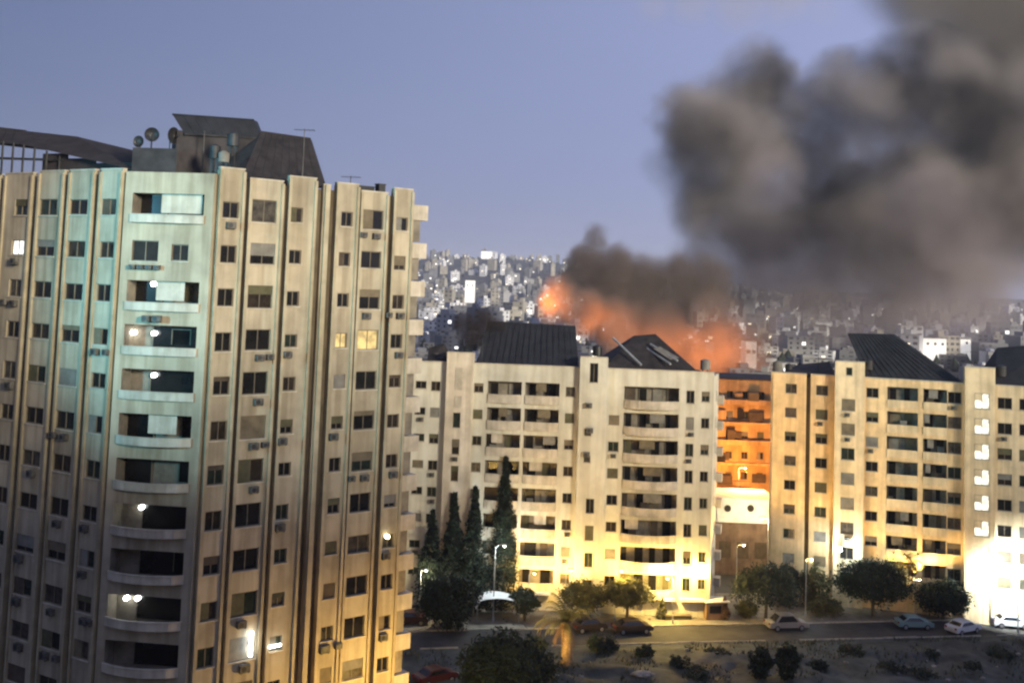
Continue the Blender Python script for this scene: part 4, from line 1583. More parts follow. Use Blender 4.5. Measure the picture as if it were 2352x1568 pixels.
def car(label, base, rz, paint, L=4.3, H=1.45, van=False, cat='car', name='parked_car'):
    t = thing(name, label, cat, base, rz, 'cars parked by the road')
    W = 0.86
    # side outline (x, z), nose to the right
    if van:
        prof = [(-2.2, 0.35), (-2.22, 0.9), (-2.12, 1.85), (-1.9, 2.0), (0.7, 2.0), (1.05, 1.9), (1.6, 1.18), (2.1, 1.02), (2.22, 0.75), (2.2, 0.35)]
        win = [(-1.95, 1.15), (-1.9, 1.75), (0.85, 1.75), (1.38, 1.15)]
        wscr = ((1.08, 1.86), (1.57, 1.22))
        wrear = ((-2.125, 1.8), (-2.19, 1.2))
        H = 2.0
    else:
        prof = [(-2.12, 0.38), (-2.15, 0.75), (-2.05, 0.95), (-1.55, 1.0), (-0.95, H - 0.05), (-0.6, H), (0.35, H), (0.62, H - 0.06), (1.25, 0.98), (1.95, 0.86), (2.15, 0.68), (2.14, 0.36)]
        win = [(-1.28, 1.0), (-0.82, H - 0.12), (0.45, H - 0.12), (1.0, 1.0)]
        wscr = ((0.66, H - 0.08), (1.22, 1.0))
        wrear = ((-1.0, H - 0.1), (-1.52, 1.03))
    k = L / 4.3
    mb = MB()
    n = len(prof)

    def width(z):
        return W * (1.0 if z < 1.0 else 1.0 - 0.20 * min(1, (z - 1.0) / (H - 1.0)))
    lft = [(x * k, -width(z), z) for x, z in prof]
    rgt = [(x * k, width(z), z) for x, z in prof]
    mb.face(lft, paint)
    mb.face(list(reversed(rgt)), paint)
    for i in range(n):
        j = (i + 1) % n
        mb.face([lft[j], lft[i], rgt[i], rgt[j]], paint)
    body = mb.build('body', t)
    bv = body.modifiers.new('edge_round', 'BEVEL')
    bv.width = 0.06
    bv.segments = 2
    bv.limit_method = 'ANGLE'
    for sgn in (-1, 1):
        mb = MB()
        q = [(x * k, sgn * (width(z) + 0.006), z) for x, z in win]
        q2 = [(x * k, sgn * (width(z) - 0.02), z) for x, z in win]
        mb.face(q if sgn < 0 else list(reversed(q)), M_CGLASS)
        for i in range(4):
            j = (i + 1) % 4
            mb.face([q[i], q[j], q2[j], q2[i]], M_CGLASS)
        mb.build('side_window', t)
    for nm, (a, b) in (('windscreen', wscr), ('rear_window', wrear)):
        dx, dz = b[0] - a[0], b[1] - a[1]
        l_ = math.hypot(dx, dz)
        nx, nz = (-dz / l_, dx / l_)
        if (nm == 'windscreen') != (nx > 0):
            nx, nz = -nx, -nz
        mb = MB()
        e = 0.012
        pts = []
        for (x, z) in (a, b):
            for sgn in (-1, 1):
                pts.append(((x + nx * e) * k, sgn * (width(z) - 0.09), z + abs(nz) * e))
        mb.face([pts[0], pts[1], pts[3], pts[2]], M_CGLASS)
        mb.build(nm, t)
    for x in (-1.32, 1.32):
        for sgn in (-1, 1):
            mb = MB()
            mb.tube((0, -0.1, 0), (0, 0.1, 0), 0.32, 0.32, M_TYRE, 18)
            wh_ = mb.build('wheel', t, (x * k, sgn * (W - 0.06), 0.32))
            mb = MB()
            mb.tube((0, sgn * 0.1, 0), (0, sgn * 0.112, 0), 0.21, 0.19, M_RIM, 12)
            mb.build('rim', wh_)
    for sgn in (-1, 1):
        mb = MB()
        mb.box(2.06 * k, 2.17 * k, sgn * 0.6 - 0.16, sgn * 0.6 + 0.16, 0.62, 0.76, M_HEAD)
        mb.build('headlight', t)
        mb = MB()
        mb.box(-2.18 * k, -2.06 * k, sgn * 0.66 - 0.12, sgn * 0.66 + 0.12, 0.72, 0.9, M_TAIL)
        mb.build('tail_light', t)
    return t


def paint(name, col):
    return mat(name, col, rough=0.3, var=0.06, bump=0, spec=0.5)


ARZ = math.atan2(rd.y, rd.x)
P_DK, P_PALE, P_WHITE, P_TEAL = paint('dark_car_paint', (0.035, 0.026, 0.02)), paint('pale_car_paint', (0.30, 0.28, 0.25)), paint('white_car_paint', (0.62, 0.63, 0.64)), paint('teal_car_paint', (0.20, 0.30, 0.29))
P_RED, P_DRED = paint('red_car_paint', (0.07, 0.012, 0.012)), paint('maroon_car_paint', (0.04, 0.008, 0.008))
Z2 = Vector((0, 0, 0.02))
car('dark brown car parked at the kerb in the yellow light', gp(1452, 1452) + Z2, ARZ + 0.05, P_DK, 4.4)
car('small dark car half hidden by the palm fronds', gp(1352, 1448) + Z2, ARZ + 0.2, P_DK, 3.9)
car('pale tall car parked under the umbrella tree', gp(1806, 1444) + Z2, ARZ + 0.03, P_PALE, 4.8, 1.75)
car('teal car parked left of the white ones on the right', gp(2098, 1442) + Z2, ARZ - 0.1, P_TEAL, 4.2)
car('white car in the floodlight, parked nearer the road', gp(2212, 1452) + Z2, ARZ + 0.35, P_WHITE, 4.3)
car('white car furthest right, beside the lamp post', gp(2322, 1440) + Z2, ARZ - 0.3, P_WHITE, 4.2)
car('red car at the bottom edge beside the tower', gp(1000, 1566), R(35), P_RED, 4.2)
car('maroon car half hidden behind the corner of the tower', gp(938, 1432), ARZ, P_DRED, 4.2)

# white canopy under the lamp
cb = gp(1138, 1424)
can = thing('canopy', 'white arched canopy on thin posts under the grey lamp post', 'canopy', cb, ARZ)
mb = MB()
npt = 10
pf = [(-2.5 + 5.0 * i / npt, 2.1 + 0.75 * math.sin(PI * min(1, 0.10 + 0.9 * i / npt)) ** 0.6) for i in range(npt + 1)]
pf[0] = (-2.5, 1.75)
pf[-1] = (2.6, 1.75)
for i in range(npt):
    (xa, za), (xb, zb) = pf[i], pf[i + 1]
    mb.hexa([(xa, -1.5, za - 0.05), (xb, -1.5, zb - 0.05), (xb, 1.5, zb - 0.05), (xa, 1.5, za - 0.05), (xa, -1.5, za), (xb, -1.5, zb), (xb, 1.5, zb), (xa, 1.5, za)], M_WHITE)
mb.build('roof', can)
for x in (-2.35, 2.4):
    for y in (-1.35, 1.35):
        mb = MB()
        mb.tube((x, y, 0), (x, y, 1.82), 0.05, 0.05, M_POLE, 7)
        mb.build('post', can)
# small brick-coloured kiosk by the gap, half hidden by the shrub
kb = gp(1640, 1420)
ki = thing('kiosk', 'small brown kiosk with a flat roof standing by the pavement near the gap', 'kiosk', kb, ARZ)
M_KI = mat('kiosk_wall', (0.30, 0.19, 0.10), var=0.2)
mb = MB()
mb.box(-1.3, 1.3, -0.9, 0.9, 0, 2.1, M_KI)
mb.build('wall', ki)
mb = MB()
mb.box(-1.5, 1.5, -1.1, 1.1, 2.103, 2.25, M_WHITE)
mb.build('roof', ki)
mb = MB()
mb.box(-0.9, 0.5, -0.94, -0.903, 0.9, 1.7, M_DARKIN)
mb.build('hatch', ki)
# planter wall in the floodlight
pb_ = gp(1556, 1424)
pl = thing('planter', 'low dark planter wall right of the small conical shrub', 'planter', pb_, ARZ)
mb = MB()
mb.box(-1.6, 1.6, -0.3, 0.3, 0, 0.55, M_SHUT[1])
mb.build('trough', pl)
mb = MB()
mb.box(-1.65, 1.65, -0.35, 0.35, 0.553, 0.62, M_SHUT[0])
mb.build('rim', pl)
# stones and litter in the field
rs = random.Random(77)
M_STONE = mat('pale_stone', (0.26, 0.25, 0.24), var=0.25, scale=2)
stone_me = []
for k in range(4):
    bm = bmesh.new()
    bmesh.ops.create_icosphere(bm, subdivisions=2, radius=0.5)
    for v_ in bm.verts:
        v_.co *= 0.8 + 0.45 * noise.noise(v_.co * 2.2 + Vector((k * 7, 0, 0)))
        v_.co.z *= 0.55
    me = bpy.data.meshes.new('stone')
    bm.to_mesh(me)
    bm.free()
    me.materials.append(M_STONE)
    stone_me.append(me)
sp = [(1478, 1684 / 1.0842, 1.6)] + [(rs.uniform(1250, 2350), rs.uniform(1490, 1566), rs.uniform(0.25, 0.7)) for _ in range(26)]
for px, py, sc in sp:
    p = gp(px, py, 0.3)
    p.z = field_z(p.x, p.y) + 0.05
    o_ = link('stone', stone_me[rs.randrange(4)], None, p, rs.uniform(0, 6))
    o_.scale = (sc * (2.0 if sc > 1.5 else 1), sc, sc * 0.8)
    if sc > 1.5:
        tag(o_, 'long pale slab of stone at the bottom edge right of the palm', 'stone')
    else:
        tag(o_, 'small pale stone scattered on the dark waste ground', 'stone', 'stones scattered over the dark field')
# weeds in the field
mb = MB()
mi_ = [mb.mid(M_LF_GREY), mb.mid(M_LF_GREY), mb.mid(M_LF_OLIVE)]
for _ in range(16000):
    u_, v_ = rs.uniform(-12, 76), -RW - 0.4 - rs.random() * 26
    p = road_pt(u_ - 6, v_)
    if noise.noise(Vector((p.x * 0.25, p.y * 0.25, 9))) < 0.04:
        continue
    p.z = field_z(p.x, p.y)
    hgt = rs.uniform(0.12, 0.5)
    a = rs.uniform(0, 2 * PI)
    s_ = Vector((math.cos(a), math.sin(a), 0)) * rs.uniform(0.03, 0.1)
    i = len(mb.v)
    tip = p + Vector((rs.uniform(-.2, .2), rs.uniform(-.2, .2), hgt))
    mb.v += [tuple(p - s_), tuple(p + s_), tuple(tip)]
    mb.f.append((i, i + 1, i + 2))
    mb.mi.append(rs.choice(mi_))
tag(mb.build('weeds'), 'rough weeds growing over the dark waste ground', 'weeds', kind='stuff')

# ================================================================== the far city
rc = random.Random(101)
M_FW = [mat('far_white_wall', (0.74, 0.75, 0.78), var=0.12, scale=0.05, bump=0), mat('far_cream_wall', (0.40, 0.375, 0.32), var=0.15, scale=0.05, bump=0),
        mat('far_grey_wall', (0.20, 0.205, 0.22), var=0.15, scale=0.05, bump=0), mat('far_pale_wall', (0.42, 0.42, 0.42), var=0.15, scale=0.05, bump=0)]
M_FD = mat('far_window', (0.07, 0.07, 0.075), var=0.1, bump=0)
M_FL = [emit('far_glow_patch', (1.0, 0.97, 0.9), 2.2), emit('far_warm_patch', (1.0, 0.8, 0.5), 1.8)]
M_FR = mat('far_roof', (0.24, 0.23, 0.22), var=0.3, scale=0.05, bump=0)


def house_mesh(wd, dp, ht, wall, seed, detail=True):
    rr = random.Random(seed)
    mb = MB()
    mb.box(-wd / 2, wd / 2, -dp / 2, dp / 2, -6, ht, wall)
    mb.box(-wd / 2 + 0.3, wd / 2 - 0.3, -dp / 2 + 0.3, dp / 2 - 0.3, ht + 0.003, ht + 0.25, M_FR)
    sw = wd * rr.uniform(0.2, 0.4)
    sx = rr.uniform(-wd / 2 + sw / 2, wd / 2 - sw / 2)
    mb.box(sx - sw / 2, sx + sw / 2, -dp * 0.2, dp * 0.3, ht + 0.253, ht + rr.uniform(2.0, 3.2), wall)
    nf = max(1, int(ht / 3.2))
    nc = max(2, int(wd / 3.6))
    for f_ in range(nf):
        for c in range(nc):
            if rr.random() < 0.12:
                continue
            x = -wd / 2 + (c + 0.5) * wd / nc
            z = (f_ + 0.35) * ht / nf
            ww = rr.choice([0.7, 0.7, 1.3])
            mb.box(x - ww, x + ww, -dp / 2 - 0.02, -dp / 2 + 0.1, z, z + 1.5, M_FD)
    for _ in range(rr.choice([0, 1, 1, 2, 3])):    # glow patches put on the wall for lit shop fronts and floodlit corners
        x = rr.uniform(-wd / 2 + 1.5, wd / 2 - 1.5)
        z = rr.uniform(0.3, max(0.5, ht - 3))
        mb.box(x - 1.2, x + 1.2, -dp / 2 - 0.06, -dp / 2 + 0.1, z, z + rr.uniform(1.2, 2.2), rr.choice(M_FL))
    return mb.mesh('house')


HM, LOOK = [], {}
for k in range(20):
    wd = rc.uniform(9, 19)
    ht = rc.choice([7, 10, 10, 13, 16, 20])
    ci = rc.choice([0, 0, 0, 3, 3, 1, 2, 2])
    me = house_mesh(wd, rc.uniform(8, 13), ht, M_FW[ci], k)
    LOOK[me.name] = ('low', 'three-storey', 'three-storey', 'tall', 'tall')[min(4, int((ht - 5) / 3))] + ' ' + ('white', 'cream', 'grey', 'pale')[ci]
    HM.append(me)


cands = []
# wedge of city seen from the viewpoint: left of the fire, behind the smoke, and to the right
for _ in range(3300):
    y = 250 + 3000 * rc.random() ** 1.6
    px = rc.uniform(560, 2560)
    x = (px - PPX) / FP * y
    if y < 380 and (px < 1660 and px > 1000):
        continue
    if y > 800 and rc.random() < (0.65 if y > 1700 else 0.3):
        continue
    cands.append((x, y))
cands.sort(key=lambda c: c[1])
placed, nth = [], 0
stuff = MB()
cell = {}
for (x, y) in cands:
    ok = True
    rad = 15 if y < 900 else 17
    for i in (-1, 0, 1):
        for j in (-1, 0, 1):
            for (a, b) in cell.get((int(x // 40) + i, int(y // 40) + j), ()):
                if abs(a - x) < rad and abs(b - y) < rad:
                    ok = False
    if not ok or (30 < x < 60 and y < 190):
        continue
    cell.setdefault((int(x // 40), int(y // 40)), []).append((x, y))
    placed.append((x, y))
groups = {'left': 'houses of the far city left of the fire', 'right': 'houses of the far city right of the fire'}
rank = {}
for (x, y) in placed:
    me = rc.choice(HM)
    z = terrain(x, y)
    rz = rc.uniform(-0.6, 0.6)
    right = x / y * FP + PPX > 1500
    sc = rc.uniform(0.55, 1.1) if y > 600 else 0.75
    if nth < 270 and 940 < x / y * FP + PPX < 2370:
        o_ = link('house', me, None, (x, y, z), rz)
        o_.scale = (sc, sc, sc * (0.75 if y < 600 else rc.uniform(0.7, 1.2)))
        where = 'right of the fire, above the ochre block' if right else ('close behind the cream block, left of the fire' if y < 800 else 'on the hill between the tower and the fire')
        tag(o_, LOOK[me.name] + ' flat-roofed house ' + where, 'house', groups['right'] if right else groups['left'])
        nth += 1
    else:
        c, s = math.cos(rz), math.sin(rz)
        k = len(stuff.v)
        sz = rc.uniform(0.8, 1.25)
        ids = [stuff.mid(m_) for m_ in me.materials]
        stuff.v += [(x + (v.co.x * c - v.co.y * s), y + (v.co.x * s + v.co.y * c), z + v.co.z * sz) for v in me.vertices]
        for p in me.polygons:
            stuff.f.append(tuple(k + i for i in p.vertices))
            stuff.mi.append(ids[p.material_index])
o_ = stuff.build('far_houses')
tag(o_, 'crowded pale houses of the far city on the hazy hill', 'houses', kind='stuff')
M_GLOWALL = emit('glowing_white_wall', (1.0, 0.97, 0.90), 0.55)  # floodlight on these walls is put into the material as a glow
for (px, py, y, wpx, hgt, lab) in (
        (2125, 788, 620, 84, 6, 'long low glowing white hall beyond the hip roof of the ochre block'),
        (2205, 786, 640, 36, 4, 'short glowing white shed right of the long white hall'),
        (1636, 713, 1500, 34, 9, 'glowing white building right of the fire, left one of two'),
        (1677, 710, 1500, 26, 9, 'glowing white building right of the fire, right one of two'),
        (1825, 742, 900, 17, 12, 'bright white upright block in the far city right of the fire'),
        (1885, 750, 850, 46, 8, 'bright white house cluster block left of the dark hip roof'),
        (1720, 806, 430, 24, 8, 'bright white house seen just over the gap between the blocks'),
        (1118, 583, 2700, 26, 12, 'white glowing building on the crest of the far hill'),
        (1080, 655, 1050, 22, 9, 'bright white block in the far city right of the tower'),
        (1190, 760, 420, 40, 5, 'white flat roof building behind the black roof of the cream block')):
    c = at(px, py, y)
    wd = wpx * y / FP
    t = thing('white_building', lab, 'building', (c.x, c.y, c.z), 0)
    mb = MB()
    mb.box(-wd / 2, wd / 2, -4, 5, -hgt / 2 - 12, hgt / 2, M_GLOWALL)
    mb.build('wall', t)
    mb = MB()
    mb.box(-wd / 2 - 0.3, wd / 2 + 0.3, -4.3, 5.3, hgt / 2 + 0.003, hgt / 2 + 0.5, M_FR)
    mb.build('roof', t)
    nw = max(2, int(wd / 4))
    mb = MB()
    mb.box(-0.7, 0.7, -0.02, 0.08, -0.7, 0.7, M_FD)
    wme = mb.mesh('window')
    for k in range(nw):
        link('window', wme, t, (-wd / 2 + (k + 0.5) * wd / nw, -4.01, 0))
# far trees between the houses
mb = MB()
k = mb.mid(M_LF_GREY)
for _ in range(2200):
    y = 260 + 2800 * rc.random() ** 1.4
    px = rc.uniform(930, 2420)
    x = (px - PPX) / FP * y
    z = terrain(x, y)
    s = rc.uniform(1.5, 3.6)
    i = len(mb.v)
    for a in range(6):
        mb.v.append((x + math.cos(a * PI / 3) * s * rc.uniform(.7, 1.2), y + math.sin(a * PI / 3) * s, z + rc.uniform(1, 2.5)))
    mb.v.append((x + rc.uniform(-1, 1), y, z + s * rc.uniform(1.6, 2.6)))
    mb.v.append((x, y, z - 1))
    for a in range(6):
        mb.f += [(i + a, i + (a + 1) % 6, i + 6), (i + (a + 1) % 6, i + a, i + 7)]
        mb.mi += [k, k]
tag(mb.build('far_trees'), 'dark dots of trees between the houses of the far city', 'trees', kind='stuff')


# ================================================================== smoke and fire
def hull(name, balls, voxel, pad, rag=0.0, seed=0):
    bm = bmesh.new()
    for (c, r) in balls:
        mtx = Matrix.Translation(c)
        bmesh.ops.create_icosphere(bm, subdivisions=3, radius=r * pad, matrix=mtx)
    me = bpy.data.meshes.new(name)
    bm.to_mesh(me)
    bm.free()
    ob = bpy.data.objects.new(name, me)
    COL.objects.link(ob)
    md = ob.modifiers.new('skin', 'REMESH')
    md.mode = 'VOXEL'
    md.voxel_size = voxel
    dg = bpy.context.evaluated_depsgraph_get()
    dg.update()
    me2 = bpy.data.meshes.new_from_object(ob.evaluated_get(dg))
    ob.modifiers.clear()
    ob.data = me2
    me2.name = name
    return ob


def smoke_mat(name, balls, density, albedo, scale, amp, wisps, aniso=0.0, emit_c=None, emit_s=0.0, edge=0.55, albedo2=None, cscale=0.02, seed=0.0, hot=None):
    m = bpy.data.materials.new(name)
    m.use_nodes = True
    n = m.node_tree
    n.nodes.clear()
    out = n.nodes.new('ShaderNodeOutputMaterial')
    vol = n.nodes.new('ShaderNodeVolumePrincipled')
    n.links.new(vol.outputs[0], out.inputs['Volume'])
    g = n.nodes.new('ShaderNodeNewGeometry')
    pos = g.outputs['Position']
    # billowing: shift the lookup point by noise
    add = n.nodes.new('ShaderNodeVectorMath')
    add.operation = 'ADD'
    add.inputs[1].default_value = (seed, seed * 1.7, 0)
    n.links.new(pos, add.inputs[0])
    no = n.nodes.new('ShaderNodeTexNoise')
    no.inputs['Scale'].default_value = scale
    no.inputs['Detail'].default_value = 4
    no.inputs['Roughness'].default_value = 0.58
    n.links.new(add.outputs[0], no.inputs['Vector'])
    sub = n.nodes.new('ShaderNodeVectorMath')
    sub.operation = 'SUBTRACT'
    sub.inputs[1].default_value = (0.5, 0.5, 0.5)
    n.links.new(no.outputs['Color'], sub.inputs[0])
    scl = n.nodes.new('ShaderNodeVectorMath')
    scl.operation = 'SCALE'
    scl.inputs['Scale'].default_value = amp
    n.links.new(sub.outputs[0], scl.inputs[0])
    pp = n.nodes.new('ShaderNodeVectorMath')
    pp.operation = 'ADD'
    n.links.new(pos, pp.inputs[0])
    n.links.new(scl.outputs[0], pp.inputs[1])
    total = None
    for b in balls:
        c, r = b[0], b[1]
        wgt = b[2] if len(b) > 2 else 1.0
        d = n.nodes.new('ShaderNodeVectorMath')
        d.operation = 'DISTANCE'
        d.inputs[1].default_value = c
        n.links.new(pp.outputs[0], d.inputs[0])
        mr = n.nodes.new('ShaderNodeMapRange')
        mr.interpolation_type = 'SMOOTHSTEP'
        mr.inputs['From Min'].default_value = r
        mr.inputs['From Max'].default_value = r * edge
        mr.inputs['To Min'].default_value = 0
        mr.inputs['To Max'].default_value = wgt
        n.links.new(d.outputs['Value'], mr.inputs['Value'])
        if total is None:
            total = mr.outputs[0]
        else:
            mx = n.nodes.new('ShaderNodeMath')
            mx.operation = 'MAXIMUM'
            n.links.new(total, mx.inputs[0])
            n.links.new(mr.outputs[0], mx.inputs[1])
            total = mx.outputs[0]
    n2 = n.nodes.new('ShaderNodeTexNoise')
    n2.inputs['Scale'].default_value = scale * 1.3
    n2.inputs['Detail'].default_value = 3
    n.links.new(pp.outputs[0], n2.inputs['Vector'])
    mr2 = n.nodes.new('ShaderNodeMapRange')
    mr2.inputs['From Min'].default_value = 0.32
    mr2.inputs['From Max'].default_value = 0.68
    mr2.inputs['To Min'].default_value = 1 - wisps
    mr2.inputs['To Max'].default_value = 1 + wisps
    n.links.new(n2.outputs['Fac'], mr2.inputs['Value'])
    mul = n.nodes.new('ShaderNodeMath')
    mul.operation = 'MULTIPLY'
    n.links.new(total, mul.inputs[0])
    n.links.new(mr2.outputs[0], mul.inputs[1])
    mul2 = n.nodes.new('ShaderNodeMath')
    mul2.operation = 'MULTIPLY'
    mul2.inputs[1].default_value = density
    n.links.new(mul.outputs[0], mul2.inputs[0])
    n.links.new(mul2.outputs[0], vol.inputs['Density'])
    vol.inputs['Anisotropy'].default_value = aniso
    vol.inputs['Color'].default_value = (*albedo, 1)
    if albedo2:
        n3 = n.nodes.new('ShaderNodeTexNoise')
        n3.inputs['Scale'].default_value = cscale
        n3.inputs['Detail'].default_value = 2
        n.links.new(add.outputs[0], n3.inputs['Vector'])
        rp = n.nodes.new('ShaderNodeValToRGB')
        rp.color_ramp.elements[0].position = 0.40
        rp.color_ramp.elements[1].position = 0.62
        rp.color_ramp.elements[0].color = (*albedo, 1)
        rp.color_ramp.elements[1].color = (*albedo2, 1)
        n.links.new(n3.outputs['Fac'], rp.inputs[0])
        n.links.new(rp.outputs[0], vol.inputs['Color'])
    if emit_c:
        vol.inputs['Emission Color'].default_value = (*emit_c, 1)
        me_ = n.nodes.new('ShaderNodeMath')
        me_.operation = 'MULTIPLY'
        me_.inputs[1].default_value = emit_s
        n4 = n.nodes.new('ShaderNodeTexNoise')
        n4.inputs['Scale'].default_value = scale * 1.1
        n4.inputs['Detail'].default_value = 4
        n.links.new(add.outputs[0], n4.inputs['Vector'])
        m4 = n.nodes.new('ShaderNodeMapRange')
        m4.inputs['From Min'].default_value = 0.36
        m4.inputs['From Max'].default_value = 0.66
        m4.inputs['To Min'].default_value = 0.25
        m4.inputs['To Max'].default_value = 1.7
        n.links.new(n4.outputs['Fac'], m4.inputs['Value'])
        heat = None
        for (c, r, wgt) in hot or ():
            d = n.nodes.new('ShaderNodeVectorMath')
            d.operation = 'DISTANCE'
            d.inputs[1].default_value = c
            n.links.new(pp.outputs[0], d.inputs[0])
            mr = n.nodes.new('ShaderNodeMapRange')
            mr.interpolation_type = 'SMOOTHSTEP'
            mr.inputs['From Min'].default_value = r
            mr.inputs['From Max'].default_value = r * 0.1
            mr.inputs['To Max'].default_value = wgt
            n.links.new(d.outputs['Value'], mr.inputs['Value'])
            if heat is None:
                heat = mr.outputs[0]
            else:
                mx = n.nodes.new('ShaderNodeMath')
                n.links.new(heat, mx.inputs[0])
                n.links.new(mr.outputs[0], mx.inputs[1])
                heat = mx.outputs[0]
        q = n.nodes.new('ShaderNodeMath')
        q.operation = 'MULTIPLY'
        n.links.new(m4.outputs[0], q.inputs[0])
        n.links.new(heat, q.inputs[1])
        q2 = n.nodes.new('ShaderNodeMath')
        q2.operation = 'MULTIPLY'
        n.links.new(q.outputs[0], q2.inputs[0])
        n.links.new(mul.outputs[0], q2.inputs[1])
        n.links.new(q2.outputs[0], me_.inputs[0])
        n.links.new(me_.outputs[0], vol.inputs['Emission Strength'])
    return m


def balls_at(lst, y):
    out = []
    for b in lst:
        px, py, r, dy = b[:4]
        yy = y + dy
        out.append((at(px, py, yy), r * yy / FP) + tuple(b[4:]))
    return out


DENS = 1.0
PL = balls_at([
    (1670, 340, 195, 0), (1620, 280, 130, -10), (1760, 220, 140, 5), (1870, 320, 150, 10), (1640, 440, 140, 0), (1930, 240, 130, 5),
    (2040, 290, 190, 5), (2100, 190, 140, 10), (2200, 290, 200, 0), (2330, 250, 190, 10), (2430, 340, 240, 0), (1750, 490, 150, -5),
    (1960, 440, 190, 5), (2140, 440, 200, 0), (2290, 420, 190, 0)], 430)
pl_o = hull('smoke_plume', [(b[0], b[1]) for b in PL], 3.2, 1.12)
pl_o.data.materials.append(smoke_mat('plume_smoke', PL, 0.085, (0.085, 0.077, 0.068), 0.028, 42, 0.65, 0.1, albedo2=(0.60, 0.54, 0.48), cscale=0.030, edge=0.46))
tag(pl_o, 'huge dark grey smoke plume billowing over the city on the right', 'smoke', kind='stuff')
PK = balls_at([(1800, 430, 110, -70, 0.4), (1640, 600, 110, 0, 0.8), (1690, 655, 120, 0, 1.0), (1735, 580, 120, 0, 0.9), (1790, 590, 130, 0, 0.8), (1900, 600, 170, 0), (2050, 600, 180, 0), (2200, 570, 180, 0), (2340, 500, 180, 0),
               (2150, 500, 150, -60, 0.6), (1790, 670, 110, 0, 0.6), (1900, 690, 130, 0, 0.5), (2050, 690, 130, 0, 0.5), (2190, 660, 120, 0, 0.4)], 420)
pk_o = hull('smoke_skirt', [(b[0], b[1]) for b in PK], 3.2, 1.12)
pk_o.data.materials.append(smoke_mat('skirt_smoke', PK, 0.085, (0.27, 0.235, 0.22), 0.030, 36, 0.6, 0.1, albedo2=(0.70, 0.60, 0.56), cscale=0.028, edge=0.4))
tag(pk_o, 'paler grey smoke hanging as a skirt under the dark plume', 'smoke', kind='stuff')
TH = balls_at([(2170, -10, 210, 0, 0.7), (2330, 20, 270, 0), (2290, 150, 190, 10), (2480, 20, 300, 0)], 520)
th_o = hull('smoke_veil', [(b[0], b[1]) for b in TH], 4.5, 1.1)
th_o.data.materials.append(smoke_mat('veil_smoke', TH, 0.10, (0.50, 0.455, 0.37), 0.02, 40, 0.4, 0.1, edge=0.1))
tag(th_o, 'thin pale smoke drifting above the plume in the top right corner', 'smoke', kind='stuff')
PB = balls_at([(1370, 550, 42, 0, 0.8), (1350, 600, 64, 0, 1.0), (1400, 650, 100, 0), (1480, 665, 95, 0), (1560, 650, 76, 0, 0.8), (1620, 640, 70, 0, 0.6), (1330, 650, 60, 0), (1520, 720, 100, 0)], 400)
pb_o = hull('smoke_puff', [(b[0], b[1]) for b in PB], 1.8, 1.15)
pb_o.data.materials.append(smoke_mat('puff_smoke', PB, 0.22, (0.34, 0.27, 0.21), 0.08, 10, 0.5, 0.1))
tag(pb_o, 'brown smoke puffs boiling up just above the fire', 'smoke', kind='stuff')
FB = balls_at([(1280, 695, 66, 0), (1345, 725, 80, 5), (1430, 755, 90, 0, 0.9), (1520, 780, 95, 0, 0.9), (1610, 800, 100, 0, 0.9), (1690, 815, 105, 0, 0.7), (1740, 770, 80, 0, 0.35), (1640, 725, 85, 0, 0.5)], 380)
HOT = balls_at([(1262, 690, 80, -6, 2.6), (1248, 692, 40, -6, 5.0), (1330, 730, 90, -4, 1.3), (1420, 770, 110, -6, 0.55), (1540, 800, 120, -6, 0.7), (1630, 790, 120, -6, 0.8), (1680, 830, 120, -6, 0.8)], 380)
fb_o = hull('fire_glow', [(b[0], b[1]) for b in FB], 1.9, 1.15)
fb_o.data.materials.append(smoke_mat('fire_smoke', FB, 0.11, (0.52, 0.38, 0.28), 0.06, 13, 0.6, 0.1, emit_c=(1.0, 0.26, 0.045), emit_s=0.055, hot=HOT))
tag(fb_o, 'orange glowing fire and lit smoke behind the roof of the cream block', 'fire', kind='stuff')
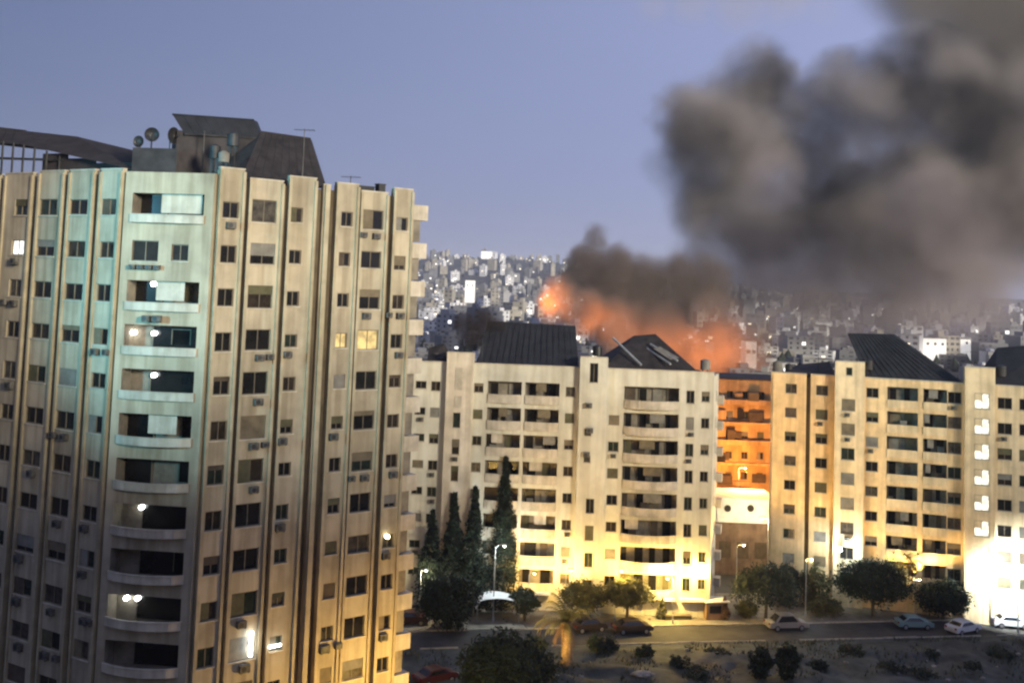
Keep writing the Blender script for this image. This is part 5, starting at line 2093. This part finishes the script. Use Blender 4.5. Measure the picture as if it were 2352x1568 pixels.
LO = balls_at([(1760, 640, 110, 0), (1860, 680, 130, 0), (1980, 670, 150, 0), (2110, 680, 150, 0), (2230, 690, 130, 0, 0.7), (2330, 690, 110, 0, 0.4), (1690, 640, 80, -60, 0.7)], 560)
lo_o = hull('low_smoke', [(b[0], b[1]) for b in LO], 3.5, 1.12)
lo_o.data.materials.append(smoke_mat('low_smoke', LO, 0.045, (0.66, 0.55, 0.53), 0.022, 34, 0.6, 0.1, edge=0.2))
tag(lo_o, 'thin mauve smoke trailing low over the city under the plume', 'smoke', kind='stuff')
CL = balls_at([(1500, 8, 70, 0, 0.7), (1600, -6, 90, 0), (1700, 4, 100, 0), (1800, -20, 110, 0), (1880, 20, 70, 0, 0.5)], 900)
cl_o = hull('pale_smoke', [(b[0], b[1]) for b in CL], 6, 1.1)
cl_o.data.materials.append(smoke_mat('pale_smoke', CL, 0.012, (0.86, 0.80, 0.70), 0.012, 40, 0.4, 0.1, edge=0.2))
tag(cl_o, 'faint beige wisp of smoke at the top edge left of the plume', 'smoke', kind='stuff')
BS = balls_at([(1066, 745, 34, 0), (1085, 770, 42, 0), (1110, 740, 34, 0), (1140, 755, 30, 0, 0.7)], 136)
bs_o = hull('soot_puff', [(b[0], b[1]) for b in BS], 0.35, 1.12)
bs_o.data.materials.append(smoke_mat('soot_smoke', BS, 0.7, (0.10, 0.08, 0.07), 0.35, 2.2, 0.4))
tag(bs_o, 'small sooty puff of smoke at the left end of the cream block roof', 'smoke', kind='stuff')

# ================================================================== haze
mb = MB()
M_HAZE = bpy.data.materials.new('haze_air')
M_HAZE.use_nodes = True
hn = M_HAZE.node_tree
hn.nodes.clear()
ho = hn.nodes.new('ShaderNodeOutputMaterial')
hv = hn.nodes.new('ShaderNodeVolumePrincipled')
hv.inputs['Color'].default_value = (0.80, 0.86, 1.0, 1)
hv.inputs['Density'].default_value = 0.00014
hn.links.new(hv.outputs[0], ho.inputs['Volume'])
mb.box(-7100, 7100, -450, 8100, -8, 215, M_HAZE)
tag(mb.build('haze'), 'thin evening haze lying over the whole city', 'haze', kind='stuff')
